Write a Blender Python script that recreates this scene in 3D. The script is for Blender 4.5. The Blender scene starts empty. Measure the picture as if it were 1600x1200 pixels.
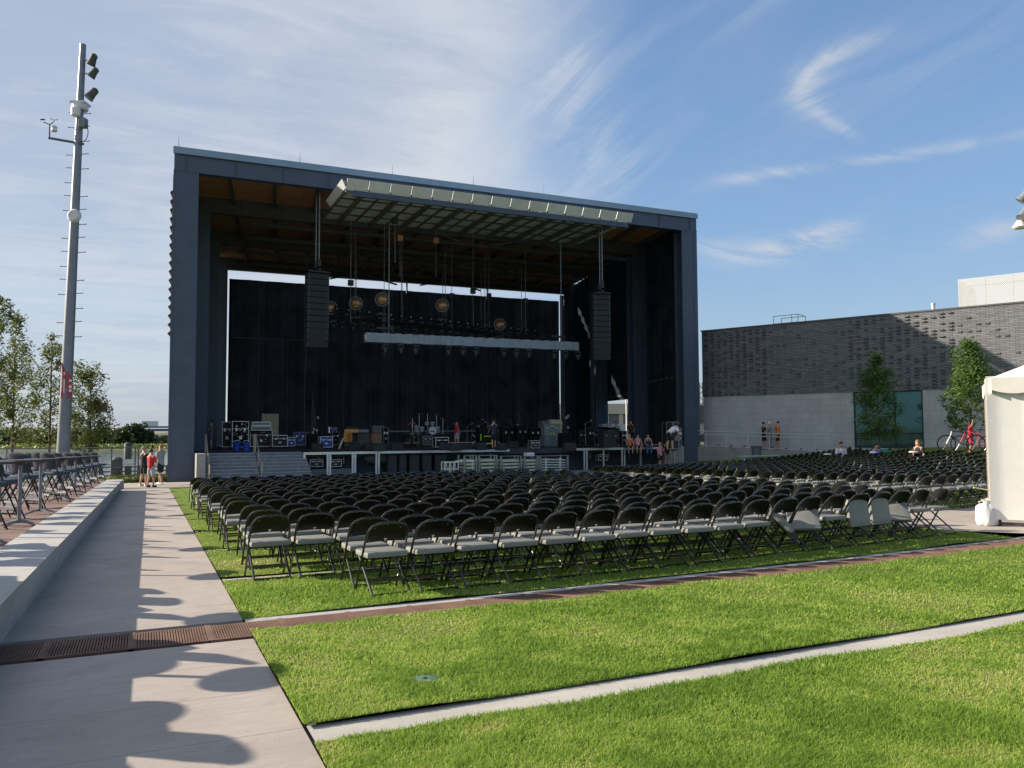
import bpy, bmesh, math, random
import numpy as np
from mathutils import Vector, Matrix, Euler
random.seed(7); np.random.seed(7)
R = math.radians
sc = bpy.context.scene
COL = sc.collection

# ------------------------------------------------------------------ camera
FPX = 1265.0; YAW = R(24.3); PIT = R(3.25); ROL = R(0.25); CZ = 1.5
fw = Vector((math.sin(YAW)*math.cos(PIT), math.cos(YAW)*math.cos(PIT), math.sin(PIT)))
r0 = Vector((math.cos(YAW), -math.sin(YAW), 0)); u0 = r0.cross(fw)
rt = r0*math.cos(ROL) - u0*math.sin(ROL); up = u0*math.cos(ROL) + r0*math.sin(ROL)
cam = bpy.data.cameras.new('camera'); camo = bpy.data.objects.new('camera', cam); COL.objects.link(camo)
camo.matrix_world = Matrix(((rt.x, up.x, -fw.x, 0), (rt.y, up.y, -fw.y, 0), (rt.z, up.z, -fw.z, CZ), (0, 0, 0, 1)))
cam.sensor_width = 36; cam.lens = 36*FPX/1600; cam.clip_start = 0.05; cam.clip_end = 6000
sc.camera = camo
CAM = Vector((0, 0, CZ))
def ray(px, py): return fw + rt*((px-800)/FPX) - up*((py-600)/FPX)
def at(px, py, d): return CAM + ray(px, py)*d                 # photo pixel and distance -> place
def on_y(px, py, Y): r = ray(px, py); return CAM + r*(Y/r.y)
def on_z(px, py, Z): r = ray(px, py); return CAM + r*((Z-CZ)/r.z)

# ------------------------------------------------------------------ light
SUN_AZ = R(123); SUN_EL = R(23.4)         # direction the light travels (from +Y clockwise), height
sun = bpy.data.lights.new('sun', 'SUN'); suno = bpy.data.objects.new('sun', sun); COL.objects.link(suno)
sun.energy = 4.6; sun.angle = R(0.53); sun.color = (1.0, 0.88, 0.72)
ld = Vector((math.sin(SUN_AZ)*math.cos(SUN_EL), math.cos(SUN_AZ)*math.cos(SUN_EL), -math.sin(SUN_EL)))
suno.rotation_euler = (-ld).to_track_quat('Z', 'Y').to_euler()
w = bpy.data.worlds.new('World'); sc.world = w; w.use_nodes = True
wn = w.node_tree.nodes; wl = w.node_tree.links; wn.clear()
def N(tree, t, **kw):
    n = tree.nodes.new(t)
    for k, v in kw.items():
        if k.startswith('i_'): n.inputs[int(k[2:])].default_value = v
        else: setattr(n, k, v)
    return n
wt = w.node_tree
def M(tree, op, a, b=None, c=None, clamp=False):
    n = tree.nodes.new('ShaderNodeMath'); n.operation = op; n.use_clamp = clamp
    for i, v in enumerate((a, b, c)):
        if v is None: continue
        if isinstance(v, (int, float)): n.inputs[i].default_value = v
        else: tree.links.new(v, n.inputs[i])
    return n.outputs[0]
sky = N(wt, 'ShaderNodeTexSky', sky_type='NISHITA', sun_disc=False, sun_elevation=SUN_EL, sun_rotation=R(-57), air_density=1.25, dust_density=0.6, ozone_density=1.6, altitude=10)
geo = N(wt, 'ShaderNodeTexCoord'); sep = N(wt, 'ShaderNodeSeparateXYZ'); wl.new(geo.outputs['Generated'], sep.inputs[0])
x, y, z = sep.outputs
az = M(wt, 'ARCTAN2', x, y)                        # radians clockwise from +Y
el = M(wt, 'ARCSINE', z)
def gauss2(a0, e0, sa, se, rot=0.0):               # soft blob on the dome (degrees)
    da = M(wt, 'SUBTRACT', az, R(a0)); de = M(wt, 'SUBTRACT', el, R(e0))
    c, s = math.cos(R(rot)), math.sin(R(rot))
    u = M(wt, 'DIVIDE', M(wt, 'ADD', M(wt, 'MULTIPLY', da, c), M(wt, 'MULTIPLY', de, s)), R(sa))
    v = M(wt, 'DIVIDE', M(wt, 'ADD', M(wt, 'MULTIPLY', da, -s), M(wt, 'MULTIPLY', de, c)), R(se))
    q = M(wt, 'ADD', M(wt, 'MULTIPLY', u, u), M(wt, 'MULTIPLY', v, v))
    return M(wt, 'EXPONENT', M(wt, 'MULTIPLY', q, -1.0))
comb = N(wt, 'ShaderNodeCombineXYZ'); zz = M(wt, 'ADD', M(wt, 'MAXIMUM', z, 0.0), 0.18)
wl.new(M(wt, 'DIVIDE', x, zz), comb.inputs[0]); wl.new(M(wt, 'DIVIDE', y, zz), comb.inputs[1])
def wnoise(scale, rotz, sx, sy, detail=6, rough=.55, dist=.6, off=0):
    mp = N(wt, 'ShaderNodeMapping'); mp.inputs['Rotation'].default_value = (0, 0, R(rotz)); mp.inputs['Scale'].default_value = (sx, sy, 1)
    mp.inputs['Location'].default_value = (off, off*.7, 0)
    wl.new(comb.outputs[0], mp.inputs[0]); n = N(wt, 'ShaderNodeTexNoise'); n.inputs['Scale'].default_value = scale
    n.inputs['Detail'].default_value = detail; n.inputs['Roughness'].default_value = rough; n.inputs['Distortion'].default_value = dist
    wl.new(mp.outputs[0], n.inputs['Vector']); return n.outputs[0]
def smooth(v, a, b):
    n = N(wt, 'ShaderNodeMapRange', interpolation_type='SMOOTHSTEP'); n.inputs[1].default_value = a; n.inputs[2].default_value = b; wl.new(v, n.inputs[0]); return n.outputs[0]
big = wnoise(1.1, 25, 1.0, .8, 7, .5, .3, 3.1); fine = wnoise(3.2, 35, 1.0, .35, 8, .6, 1.0, 1.7)
# a veil over the left of the sky, ending in a ragged edge, breaking up near the horizon
edge = M(wt, 'ADD', az, M(wt, 'ADD', M(wt, 'MULTIPLY', M(wt, 'SUBTRACT', fine, .5), .10), M(wt, 'MULTIPLY', M(wt, 'SUBTRACT', big, .5), .35)))
veil = M(wt, 'SUBTRACT', 1.0, smooth(edge, R(20), R(35)))
veil = M(wt, 'MULTIPLY', veil, smooth(el, R(4), R(17)))
veil = M(wt, 'MULTIPLY', veil, M(wt, 'ADD', .74, M(wt, 'MULTIPLY', smooth(big, .32, .62), .22)))
low = M(wt, 'MULTIPLY', M(wt, 'SUBTRACT', 1.0, smooth(el, R(2), R(17))), M(wt, 'SUBTRACT', 1.0, smooth(az, R(5), R(42))))
bands = wnoise(1.5, 20, .35, 2.4, 5, .5, .2, 5.0)
low = M(wt, 'MULTIPLY', low, M(wt, 'ADD', .45, M(wt, 'MULTIPLY', smooth(bands, .38, .62), .4)))
fib = wnoise(7.0, 38, 1.0, .24, 9, .68, 1.2, 2.2); fib2 = wnoise(5.0, 10, .5, 1.5, 9, .65, .9, 4.4)
def gsum(lst):
    o = None
    for g in lst:
        v = M(wt, 'MULTIPLY', gauss2(*g[:5]), g[5]); o = v if o is None else M(wt, 'ADD', o, v)
    return o
wis = M(wt, 'MULTIPLY', gsum([(48.2, 24.0, 1.6, .45, 15, .7), (46.2, 23.4, 1.8, .75, 22, .9), (44.6, 22.2, 1.3, .9, 30, 1.0), (44.7, 21.0, 1.1, .8, -25, .8), (46.0, 19.9, 1.1, .40, -38, .75), (47.3, 19.0, .9, .3, -38, .5)]), smooth(fib, .33, .62))
wis2 = M(wt, 'MULTIPLY', gsum([(42.6, 11.9, 3.6, .75, 3, .9), (45.6, 12.8, 2.2, .55, 8, .8), (38.5, 12.4, 1.5, .5, -10, .4), (50, 17.1, 8.5, .35, 1, .5), (42, 16.9, 3.5, .4, 5, .4), (55.5, 11.8, 3.0, .7, 12, .6)]), smooth(fib2, .30, .60))
wis3 = M(wt, 'MULTIPLY', gsum([(28.5, 24, 2.6, 5, 0, .45), (31.5, 17.5, 3.0, 3.5, 0, .3), (50, 22, 14, 3, 12, .16), (40, 27, 8, 1.2, 12, .25)]), smooth(fib, .38, .68))
cl = M(wt, 'ADD', M(wt, 'ADD', veil, low), M(wt, 'ADD', M(wt, 'MULTIPLY', wis, .68), M(wt, 'ADD', M(wt, 'MULTIPLY', wis2, .95), wis3)))
thin = M(wt, 'MULTIPLY', smooth(fine, .5, .8), .10)
cl = M(wt, 'MINIMUM', M(wt, 'ADD', cl, thin), 0.93)
ccol = N(wt, 'ShaderNodeRGB'); ccol.outputs[0].default_value = (2.8, 2.95, 3.2, 1)
cr = N(wt, 'ShaderNodeValToRGB'); wl.new(M(wt, 'DIVIDE', el, R(90)), cr.inputs[0]); e_ = cr.color_ramp.elements
K = 4.5
e_[0].color = (.30*K/6, .42*K/6, .56*K/6, 1); e_[1].color = (.045, .11, .30, 1)
for p_, c_ in ((.05, (.26, .39, .57)), (.14, (.185, .33, .58)), (.30, (.135, .255, .49)), (.5, (.09, .18, .38))): q_ = e_.new(p_); q_.color = (*c_, 1)
vs_ = N(wt, 'ShaderNodeVectorMath', operation='SCALE'); vs_.inputs[3].default_value = K; wl.new(cr.outputs[0], vs_.inputs[0])
sm = N(wt, 'ShaderNodeMix', data_type='RGBA'); sm.inputs[0].default_value = .8; wl.new(sky.outputs[0], sm.inputs[6]); wl.new(vs_.outputs[0], sm.inputs[7])
gm = N(wt, 'ShaderNodeMix', data_type='RGBA'); wl.new(cl, gm.inputs[0]); wl.new(sm.outputs[2], gm.inputs[6]); 
gcol = N(wt, 'ShaderNodeMix', data_type='RGBA'); wl.new(smooth(M(wt, 'ADD', M(wt, 'MULTIPLY', big, .6), M(wt, 'MULTIPLY', fib2, .4)), .36, .60), gcol.inputs[0]); gcol.inputs[6].default_value = (2.0, 2.25, 2.75, 1); wl.new(ccol.outputs[0], gcol.inputs[7]); wl.new(gcol.outputs[2], gm.inputs[7])
bg = N(wt, 'ShaderNodeBackground'); bg.inputs[1].default_value = 0.12; wl.new(gm.outputs[2], bg.inputs[0])
wo = N(wt, 'ShaderNodeOutputWorld'); wl.new(bg.outputs[0], wo.inputs[0])
sc.view_settings.view_transform = 'Standard'; sc.view_settings.look = 'None'; sc.view_settings.gamma = 1; sc.view_settings.exposure = 1.02
sc.cycles.max_bounces = 6; sc.cycles.diffuse_bounces = 3; sc.cycles.glossy_bounces = 3; sc.cycles.transmission_bounces = 4; sc.cycles.transparent_max_bounces = 6
sc.cycles.use_denoising = True

# ------------------------------------------------------------------ materials
MATS = {}
def mat(name, col, rough=.6, metal=0.0, var=.0, vs=4.0, bump=0.0, bs=30.0, col2=None, spec=.5, coat=0.0, emit=None, rnd=0.0):
    if name in MATS: return MATS[name]
    m = bpy.data.materials.new(name); m.use_nodes = True; t = m.node_tree; b = t.nodes['Principled BSDF']
    b.inputs['Roughness'].default_value = rough; b.inputs['Metallic'].default_value = metal
    b.inputs['Specular IOR Level'].default_value = spec; b.inputs['Coat Weight'].default_value = coat
    c = (*col, 1); b.inputs['Base Color'].default_value = c
    tc = t.nodes.new('ShaderNodeTexCoord')
    if var > 0 or col2:
        n = t.nodes.new('ShaderNodeTexNoise'); n.inputs['Scale'].default_value = vs; n.inputs['Detail'].default_value = 6; n.inputs['Roughness'].default_value = .6
        t.links.new(tc.outputs['Object'], n.inputs['Vector'])
        mr = t.nodes.new('ShaderNodeMapRange'); mr.inputs[1].default_value = .32; mr.inputs[2].default_value = .68; t.links.new(n.outputs[0], mr.inputs[0])
        mx = t.nodes.new('ShaderNodeMix'); mx.data_type = 'RGBA'; t.links.new(mr.outputs[0], mx.inputs[0])
        mx.inputs[6].default_value = tuple(v*(1-var) for v in col)+(1,); mx.inputs[7].default_value = (*col2, 1) if col2 else tuple(min(1, v*(1+var)) for v in col)+(1,)
        out = mx.outputs[2]
        if rnd:
            oi = t.nodes.new('ShaderNodeObjectInfo'); hs = t.nodes.new('ShaderNodeHueSaturation')
            v = M(t, 'ADD', 1-rnd, M(t, 'MULTIPLY', oi.outputs['Random'], 2*rnd)); t.links.new(v, hs.inputs['Value']); t.links.new(out, hs.inputs['Color']); out = hs.outputs[0]
        t.links.new(out, b.inputs['Base Color'])
        rr = M(t, 'ADD', rough-.08, M(t, 'MULTIPLY', n.outputs[0], .16)); t.links.new(rr, b.inputs['Roughness'])
    if bump > 0:
        n2 = t.nodes.new('ShaderNodeTexNoise'); n2.inputs['Scale'].default_value = bs; n2.inputs['Detail'].default_value = 5; t.links.new(tc.outputs['Object'], n2.inputs['Vector'])
        bp = t.nodes.new('ShaderNodeBump'); bp.inputs['Strength'].default_value = bump; bp.inputs['Distance'].default_value = .02
        t.links.new(n2.outputs[0], bp.inputs['Height']); t.links.new(bp.outputs[0], b.inputs['Normal'])
    if emit: b.inputs['Emission Color'].default_value = (*emit[:3], 1); b.inputs['Emission Strength'].default_value = emit[3]
    MATS[name] = m; return m

# ------------------------------------------------------------------ mesh helpers
class MB:
    def __init__(s): s.bm = bmesh.new()
    def box(s, c, d, rot=None, bev=0.0):
        m = Matrix.Translation(Vector(c)) @ (rot.to_matrix().to_4x4() if rot is not None else Matrix()) @ Matrix.Diagonal((d[0], d[1], d[2], 1))
        r = bmesh.ops.create_cube(s.bm, size=1, matrix=m)
        if bev:
            es = list({e for v in r['verts'] for e in v.link_edges})
            bmesh.ops.bevel(s.bm, geom=es, offset=bev, segments=2, affect='EDGES', profile=.6)
        return s
    def b2(s, x0, x1, y0, y1, z0, z1, bev=0.0): return s.box(((x0+x1)/2, (y0+y1)/2, (z0+z1)/2), (abs(x1-x0), abs(y1-y0), abs(z1-z0)), None, bev)
    def tube(s, pts, r, seg=8, cap=True, closed=False):
        pts = [Vector(p) for p in pts]; n = len(pts)
        rs = r if isinstance(r, (list, tuple)) else [r]*n
        rings = []; prev = None
        for i, p in enumerate(pts):
            if closed: t = (pts[(i+1) % n]-pts[i-1])
            else: t = (pts[min(i+1, n-1)]-pts[max(i-1, 0)])
            if t.length < 1e-9: t = Vector((0, 0, 1))
            t.normalize()
            if prev is None:
                a = Vector((0, 0, 1)) if abs(t.z) < .9 else Vector((1, 0, 0)); prev = (a - t*a.dot(t)).normalized()
            else: prev = (prev - t*prev.dot(t)); prev = prev.normalized() if prev.length > 1e-6 else t.orthogonal().normalized()
            b = t.cross(prev)
            rings.append([s.bm.verts.new(p + (prev*math.cos(k*2*math.pi/seg) + b*math.sin(k*2*math.pi/seg))*rs[i]) for k in range(seg)])
        m = n if closed else n-1
        for i in range(m):
            A, B = rings[i], rings[(i+1) % n]
            for k in range(seg):
                try: s.bm.faces.new((A[k], A[(k+1) % seg], B[(k+1) % seg], B[k]))
                except ValueError: pass
        if cap and not closed:
            s.bm.faces.new(rings[0][::-1]); s.bm.faces.new(rings[-1])
        return s
    def bar(s, p, q, w, h):                        # rectangular bar between two points
        p, q = Vector(p), Vector(q); t = (q-p); L = t.length; ro = t.to_track_quat('X', 'Z')
        return s.box((p+q)/2, (L, w, h), ro)
    def poly(s, pts): s.bm.faces.new([s.bm.verts.new(Vector(p)) for p in pts]); return s
    def prism(s, pts, off):                        # polygon extruded by a vector
        off = Vector(off); a = [s.bm.verts.new(Vector(p)) for p in pts]; b = [s.bm.verts.new(Vector(p)+off) for p in pts]
        n = len(a); s.bm.faces.new(a); s.bm.faces.new(b[::-1])
        for i in range(n): s.bm.faces.new((a[i], b[i], b[(i+1) % n], a[(i+1) % n]))
        return s
    def lathe(s, prof, seg=16, c=(0, 0, 0), rot=None):
        c = Vector(c); rings = []
        for r, zz in prof:
            ring = []
            for k in range(seg):
                v = Vector((r*math.cos(k*2*math.pi/seg), r*math.sin(k*2*math.pi/seg), zz))
                if rot is not None: v = rot @ v
                ring.append(s.bm.verts.new(v+c))
            rings.append(ring)
        for i in range(len(rings)-1):
            for k in range(seg): s.bm.faces.new((rings[i][k], rings[i][(k+1) % seg], rings[i+1][(k+1) % seg], rings[i+1][k]))
        s.bm.faces.new(rings[0][::-1]); s.bm.faces.new(rings[-1]); return s
    def ball(s, c, r, sc_=(1, 1, 1), sub=2):
        bmesh.ops.create_icosphere(s.bm, subdivisions=sub, radius=r, matrix=Matrix.Translation(Vector(c)) @ Matrix.Diagonal((*sc_, 1))); return s
    def build(s, name, m, parent=None, smooth=False, loc=None, rz=0):
        bmesh.ops.recalc_face_normals(s.bm, faces=s.bm.faces)
        me = bpy.data.meshes.new(name); s.bm.to_mesh(me); s.bm.free(); me.materials.append(m)
        if smooth:
            me.polygons.foreach_set('use_smooth', [True]*len(me.polygons))
            try: me.set_sharp_from_angle(angle=R(40))
            except Exception: pass
        o = bpy.data.objects.new(name, me); COL.objects.link(o)
        if parent is not None: o.parent = parent
        if loc is not None: o.location = loc; o.rotation_euler = (0, 0, rz)
        return o
def tag(o, label, cat, group=None, kind=None):
    if kind: o['kind'] = kind
    if label: o['label'] = label
    if cat: o['category'] = cat
    if group: o['group'] = group
    return o
def thing(name, label, cat, loc=(0, 0, 0), rz=0.0, group=None):
    o = bpy.data.objects.new(name, None); COL.objects.link(o); o.location = loc; o.rotation_euler = (0, 0, rz); o.empty_display_size = .2
    return tag(o, label, cat, group)
def struct(o): o['kind'] = 'structure'; return o
def copy_tree(o, parent=None):
    c = o.copy(); COL.objects.link(c)
    if parent is not None: c.parent = parent
    for ch in list(o.children): copy_tree(ch, c)
    return c

# ------------------------------------------------------------------ ground levels
def rise(X): return .0022*(min(max(X-18, 0), 23))**2
def gz(X, Y):
    z = -.0235*min(max(Y, -10), 44.6)
    return z + rise(X)
def arc(X, k=.0045): return k*max(X-.8, 0)**2
def step01(v, a, b): t = min(max((v-a)/(b-a), 0), 1); return t*t*(3-2*t)

def texmat(name, build):
    if name in MATS: return MATS[name]
    m = bpy.data.materials.new(name); m.use_nodes = True; t = m.node_tree; b = t.nodes['Principled BSDF']
    tc = t.nodes.new('ShaderNodeTexCoord'); build(t, b, tc); MATS[name] = m; return m
def tnoise(t, tc, scale, sc3=(1, 1, 1), detail=6, rough=.6, coord='Object', dist=0):
    mp = t.nodes.new('ShaderNodeMapping'); mp.inputs['Scale'].default_value = sc3; t.links.new(tc.outputs[coord], mp.inputs[0])
    n = t.nodes.new('ShaderNodeTexNoise'); n.inputs['Scale'].default_value = scale; n.inputs['Detail'].default_value = detail; n.inputs['Roughness'].default_value = rough; n.inputs['Distortion'].default_value = dist
    t.links.new(mp.outputs[0], n.inputs['Vector']); return n.outputs[0]
def mr(t, v, a, b, c=0.0, d=1.0):
    n = t.nodes.new('ShaderNodeMapRange'); n.inputs[1].default_value = a; n.inputs[2].default_value = b; n.inputs[3].default_value = c; n.inputs[4].default_value = d; t.links.new(v, n.inputs[0]); return n.outputs[0]
def mixc(t, f, a, b, mode='MIX'):
    n = t.nodes.new('ShaderNodeMix'); n.data_type = 'RGBA'; n.blend_type = mode
    for i, v in ((0, f), (6, a), (7, b)):
        if isinstance(v, (int, float)): n.inputs[i].default_value = v
        elif isinstance(v, tuple): n.inputs[i].default_value = (*v, 1)
        else: t.links.new(v, n.inputs[i])
    return n.outputs[2]
def bumpn(t, b, h, st, dist=.01):
    n = t.nodes.new('ShaderNodeBump'); n.inputs['Strength'].default_value = st; n.inputs['Distance'].default_value = dist
    t.links.new(h, n.inputs['Height']); t.links.new(n.outputs[0], b.inputs['Normal'])
def concrete(name, c1, c2, brush=True):
    def f(t, b, tc):
        a = tnoise(t, tc, 1.1, detail=8); s = tnoise(t, tc, 9, (.35, 2.2, 1) if brush else (1, 1, 1), 6, .7); g = tnoise(t, tc, 130, detail=3)
        c = mixc(t, mr(t, a, .3, .7), c1, c2); c = mixc(t, M(t, 'MULTIPLY', mr(t, s, .35, .7), .45), c, tuple(v*.72 for v in c1))
        sp = tnoise(t, tc, 34, detail=2); c = mixc(t, M(t, 'MULTIPLY', mr(t, sp, .68, .74), .5), c, tuple(v*.35 for v in c1)); st2 = tnoise(t, tc, .55, detail=4, dist=1.5); c = mixc(t, mr(t, st2, .52, .66, 0, .38), c, tuple(v*.62 for v in c1)); st3 = tnoise(t, tc, 2.6, detail=8, rough=.75); c = mixc(t, mr(t, st3, .58, .62, 0, .22), c, tuple(v*.5 for v in c1))
        c = mixc(t, M(t, 'MULTIPLY', mr(t, g, .3, .7), .25), c, (.55, .5, .46))
        t.links.new(c, b.inputs['Base Color']); b.inputs['Roughness'].default_value = .85; b.inputs['Specular IOR Level'].default_value = .3
        bumpn(t, b, M(t, 'ADD', g, M(t, 'MULTIPLY', s, .8)), .25, .004)
    return texmat(name, f)
m_path = concrete('path_concrete', (.33, .285, .25), (.43, .38, .335))
m_curb = concrete('light_concrete', (.36, .36, .35), (.48, .47, .45), False)
m_strip = concrete('strip_concrete', (.40, .38, .34), (.52, .49, .44))
def f_brick(t, b, tc):
    br = t.nodes.new('ShaderNodeTexBrick'); br.offset = .5; br.inputs['Scale'].default_value = 1; br.inputs['Brick Width'].default_value = .2; br.inputs['Row Height'].default_value = .1; br.inputs['Mortar Size'].default_value = .006
    br.inputs['Color1'].default_value = (.15, .085, .075, 1); br.inputs['Color2'].default_value = (.22, .125, .105, 1); br.inputs['Mortar'].default_value = (.10, .07, .06, 1)
    t.links.new(tc.outputs['Object'], br.inputs[0]); n = tnoise(t, tc, 6)
    t.links.new(mixc(t, M(t, 'MULTIPLY', mr(t, n, .35, .7), .5), br.outputs[0], (.20, .145, .13)), b.inputs['Base Color']); b.inputs['Roughness'].default_value = .9
    bumpn(t, b, M(t, 'MULTIPLY', br.outputs[1], -1.0), .5, .01)
m_brick = texmat('brick_pavers', f_brick)
def f_lawn(t, b, tc):
    a = tnoise(t, tc, .8, detail=5); g = tnoise(t, tc, 55, (1, 1, 1), 8, .75); d = tnoise(t, tc, 7, detail=6, rough=.7); k = tnoise(t, tc, 1.3, detail=3)
    c = mixc(t, mr(t, a, .3, .7), (.15, .24, .035), (.22, .31, .05)); c = mixc(t, mr(t, d, .35, .75), c, (.26, .32, .075))
    c = mixc(t, M(t, 'MULTIPLY', mr(t, g, .35, .65), .65), c, (.08, .14, .025))
    c = mixc(t, mr(t, k, .66, .74, 0, .6), c, (.22, .19, .075)); t.links.new(c, b.inputs['Base Color'])
    b.inputs['Roughness'].default_value = .95; b.inputs['Specular IOR Level'].default_value = .1; bumpn(t, b, M(t, 'ADD', g, M(t, 'MULTIPLY', d, 1.5)), 1.0, .05)
m_lawn = texmat('lawn_turf', f_lawn)
def f_blade(t, b, tc):
    at_ = t.nodes.new('ShaderNodeAttribute'); at_.attribute_name = 'tint'
    cr = t.nodes.new('ShaderNodeValToRGB'); e = cr.color_ramp.elements; e[0].color = (.155, .27, .038, 1); e[1].color = (.62, .54, .29, 1)
    for p, c in ((.3, (.27, .41, .062, 1)), (.6, (.37, .49, .095, 1)), (.82, (.48, .52, .16, 1))): q = e.new(p); q.color = c
    t.links.new(at_.outputs['Fac'], cr.inputs[0]); t.links.new(cr.outputs[0], b.inputs['Base Color']); b.inputs['Roughness'].default_value = .55; b.inputs['Specular IOR Level'].default_value = .25
    tr = t.nodes.new('ShaderNodeBsdfTranslucent'); t.links.new(cr.outputs[0], tr.inputs[0]); ms = t.nodes.new('ShaderNodeMixShader'); ms.inputs[0].default_value = .5
    out = t.nodes['Material Output']; t.links.new(b.outputs[0], ms.inputs[1]); t.links.new(tr.outputs[0], ms.inputs[2]); t.links.new(ms.outputs[0], out.inputs[0])
m_blade = texmat('grass_blade', f_blade)
def f_earth(t, b, tc):
    a = tnoise(t, tc, .15, detail=8); g = tnoise(t, tc, 3, detail=8)
    c = mixc(t, mr(t, a, .4, .6), (.05, .085, .02), (.13, .13, .05)); c = mixc(t, mr(t, g, .4, .7, 0, .5), c, (.05, .06, .02)); t.links.new(c, b.inputs['Base Color']); b.inputs['Roughness'].default_value = .95
    bumpn(t, b, g, .6, .2)
m_earth = texmat('earth_grass', f_earth)
def f_water(t, b, tc):
    b.inputs['Base Color'].default_value = (.05, .06, .055, 1); b.inputs['Roughness'].default_value = .12; n = tnoise(t, tc, .9, (1, .35, 1), 4, .6); bumpn(t, b, n, .5, .25)
m_water = texmat('river_water', f_water)
def f_rust(t, b, tc):
    a = tnoise(t, tc, 3.5, detail=8); g = tnoise(t, tc, 60)
    c = mixc(t, mr(t, a, .35, .65), (.105, .055, .038), (.20, .11, .075)); c = mixc(t, mr(t, g, .5, .7, 0, .7), c, (.08, .045, .035)); t.links.new(c, b.inputs['Base Color']); b.inputs['Roughness'].default_value = .85; bumpn(t, b, g, .4, .004)
m_rust = texmat('rusty_iron', f_rust)
m_hole = mat('drain_channel', (.05, .035, .028), .95)
m_joint = mat('joint_dark', (.10, .085, .075), .95)
m_steel = mat('dark_blue_steel', (.056, .080, .122), .48, .0, .12, 1.2, .03, 8, spec=.5)
m_steel_d = mat('inner_steel', (.075, .084, .096), .6, .0, .15, 1.0)
m_fascia = mat('roof_edge_metal', (.21, .31, .41), .45, .0, .08, .8)
m_wood = mat('roof_deck_timber', (.46, .235, .13), .7, 0, .25, 2.5, .1, 20)
m_curtain = mat('black_curtain', (.042, .052, .068), .92, 0, .3, .7, .25, 3, spec=.12)
m_black = mat('black_paint', (.012, .012, .013), .45, 0, .2, 5)
m_matt = mat('matt_black', (.010, .010, .011), .8, spec=.2)
m_galv = mat('galvanised_steel', (.20, .22, .245), .45, .25, .14, 3, .05, 30)
m_alu = mat('aluminium', (.62, .64, .66), .35, .75, .08, 4)
m_white = mat('white_paint', (.72, .71, .68), .5, 0, .06, 3)
m_lgrey = mat('light_grey_metal', (.60, .62, .62), .5, .1, .08, 2)
m_cham = mat('chair_black_metal', (.008, .007, .006), .24, 0, .2, 8, spec=.7, coat=.7)
m_chback = mat('chair_back_metal', (.007, .005, .0045), .28, 0, .35, 3.0, .04, 6, spec=.40, rnd=.2)
m_chseat = mat('chair_grey_vinyl', (.21, .212, .195), .62, 0, .12, 5, .12, 60, rnd=.08)
m_blvinyl = mat('blue_black_vinyl', (.022, .036, .062), .30, 0, .2, 4, .08, 40, spec=.6)
m_stairs = mat('blue_grey_concrete', (.17, .19, .21), .9, 0, .2, 2.5, .1, 30)
m_wallc = mat('plinth_concrete', (.26, .26, .25), .9, 0, .2, 1.5, .1, 20)
m_blue = mat('blue_plastic', (.02, .08, .45), .4, 0, .1, 3)
m_navy = mat('navy_panel', (.02, .06, .28), .5, 0, .2, 3)
m_beige = mat('beige_panel', (.58, .52, .32), .7, 0, .08, 3)
m_orange = mat('orange_cloth', (.60, .16, .06), .6, 0, .1, 4)
m_copper = mat('copper_wood', (.62, .28, .08), .28, .4, .2, 6)
m_dgrey = mat('dark_grey_panel', (.075, .08, .072), .7, 0, .2, 5)
m_mgrey = mat('mid_grey_panel', (.16, .19, .21), .55, 0, .1, 4)
m_lime = mat('lime_tape', (.45, .75, .05), .5)
m_tent = mat('white_tent_vinyl', (.74, .73, .70), .55, 0, .035, 1.5, .25, 2.2)
m_tentroof = mat('cream_tent_vinyl', (.70, .68, .63), .55, 0, .05, 2, .3, 3)
m_bark = mat('bark', (.14, .10, .07), .9, 0, .3, 12, .5, 25)
m_leaf = {}
def leafmat(k, c1, c2):
    def f(t, b, tc):
        at_ = t.nodes.new('ShaderNodeAttribute'); at_.attribute_name = 'tint'
        c = mixc(t, at_.outputs['Fac'], c1, c2); t.links.new(c, b.inputs['Base Color']); b.inputs['Roughness'].default_value = .5; b.inputs['Specular IOR Level'].default_value = .3
        tr = t.nodes.new('ShaderNodeBsdfTranslucent'); t.links.new(c, tr.inputs[0]); ms = t.nodes.new('ShaderNodeMixShader'); ms.inputs[0].default_value = .35
        out = t.nodes['Material Output']; t.links.new(b.outputs[0], ms.inputs[1]); t.links.new(tr.outputs[0], ms.inputs[2]); t.links.new(ms.outputs[0], out.inputs[0])
    return texmat('leaf_'+k, f)

# ------------------------------------------------------------------ terrain
def gridmesh(name, xs, ys, zf, m):
    nx, ny = len(xs), len(ys); v = [(x_, y_, zf(x_, y_)) for y_ in ys for x_ in xs]
    f = [(j*nx+i, j*nx+i+1, (j+1)*nx+i+1, (j+1)*nx+i) for j in range(ny-1) for i in range(nx-1)]
    me = bpy.data.meshes.new(name); me.from_pydata(v, [], f); me.materials.append(m); o = bpy.data.objects.new(name, me); COL.objects.link(o)
    me.polygons.foreach_set('use_smooth', [True]*len(me.polygons)); return o
def groundz(X, Y):
    z = gz(X, Y) - .10
    land = step01(X, 60, 110)
    if Y > 51:
        dr = step01(Y, 51, 58)*(1-land)*(1-step01(Y, 192, 200))
        if X > -60: dr *= 1-step01(X, 1, 3)*(1-step01(Y, 84, 92))
        far = step01(Y, 192, 198)*(1-land)
        z = z*(1-max(dr, far)) + dr*(-7.0) + far*(-2.7)*(1 if dr+far > .0 else 0)
    return z
xs = [-3500, -1500, -700, -400, -250, -160, -100, -70, -50, -40, -30, -20, -14, -9, -6, -4, -2, -1, 0, 1, 2, 3, 4, 6, 8, 10, 12, 14, 16, 18] + list(range(20, 62, 2)) + [65, 70, 80, 95, 110, 140, 200, 300, 500, 900, 2000, 4000]
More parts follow.
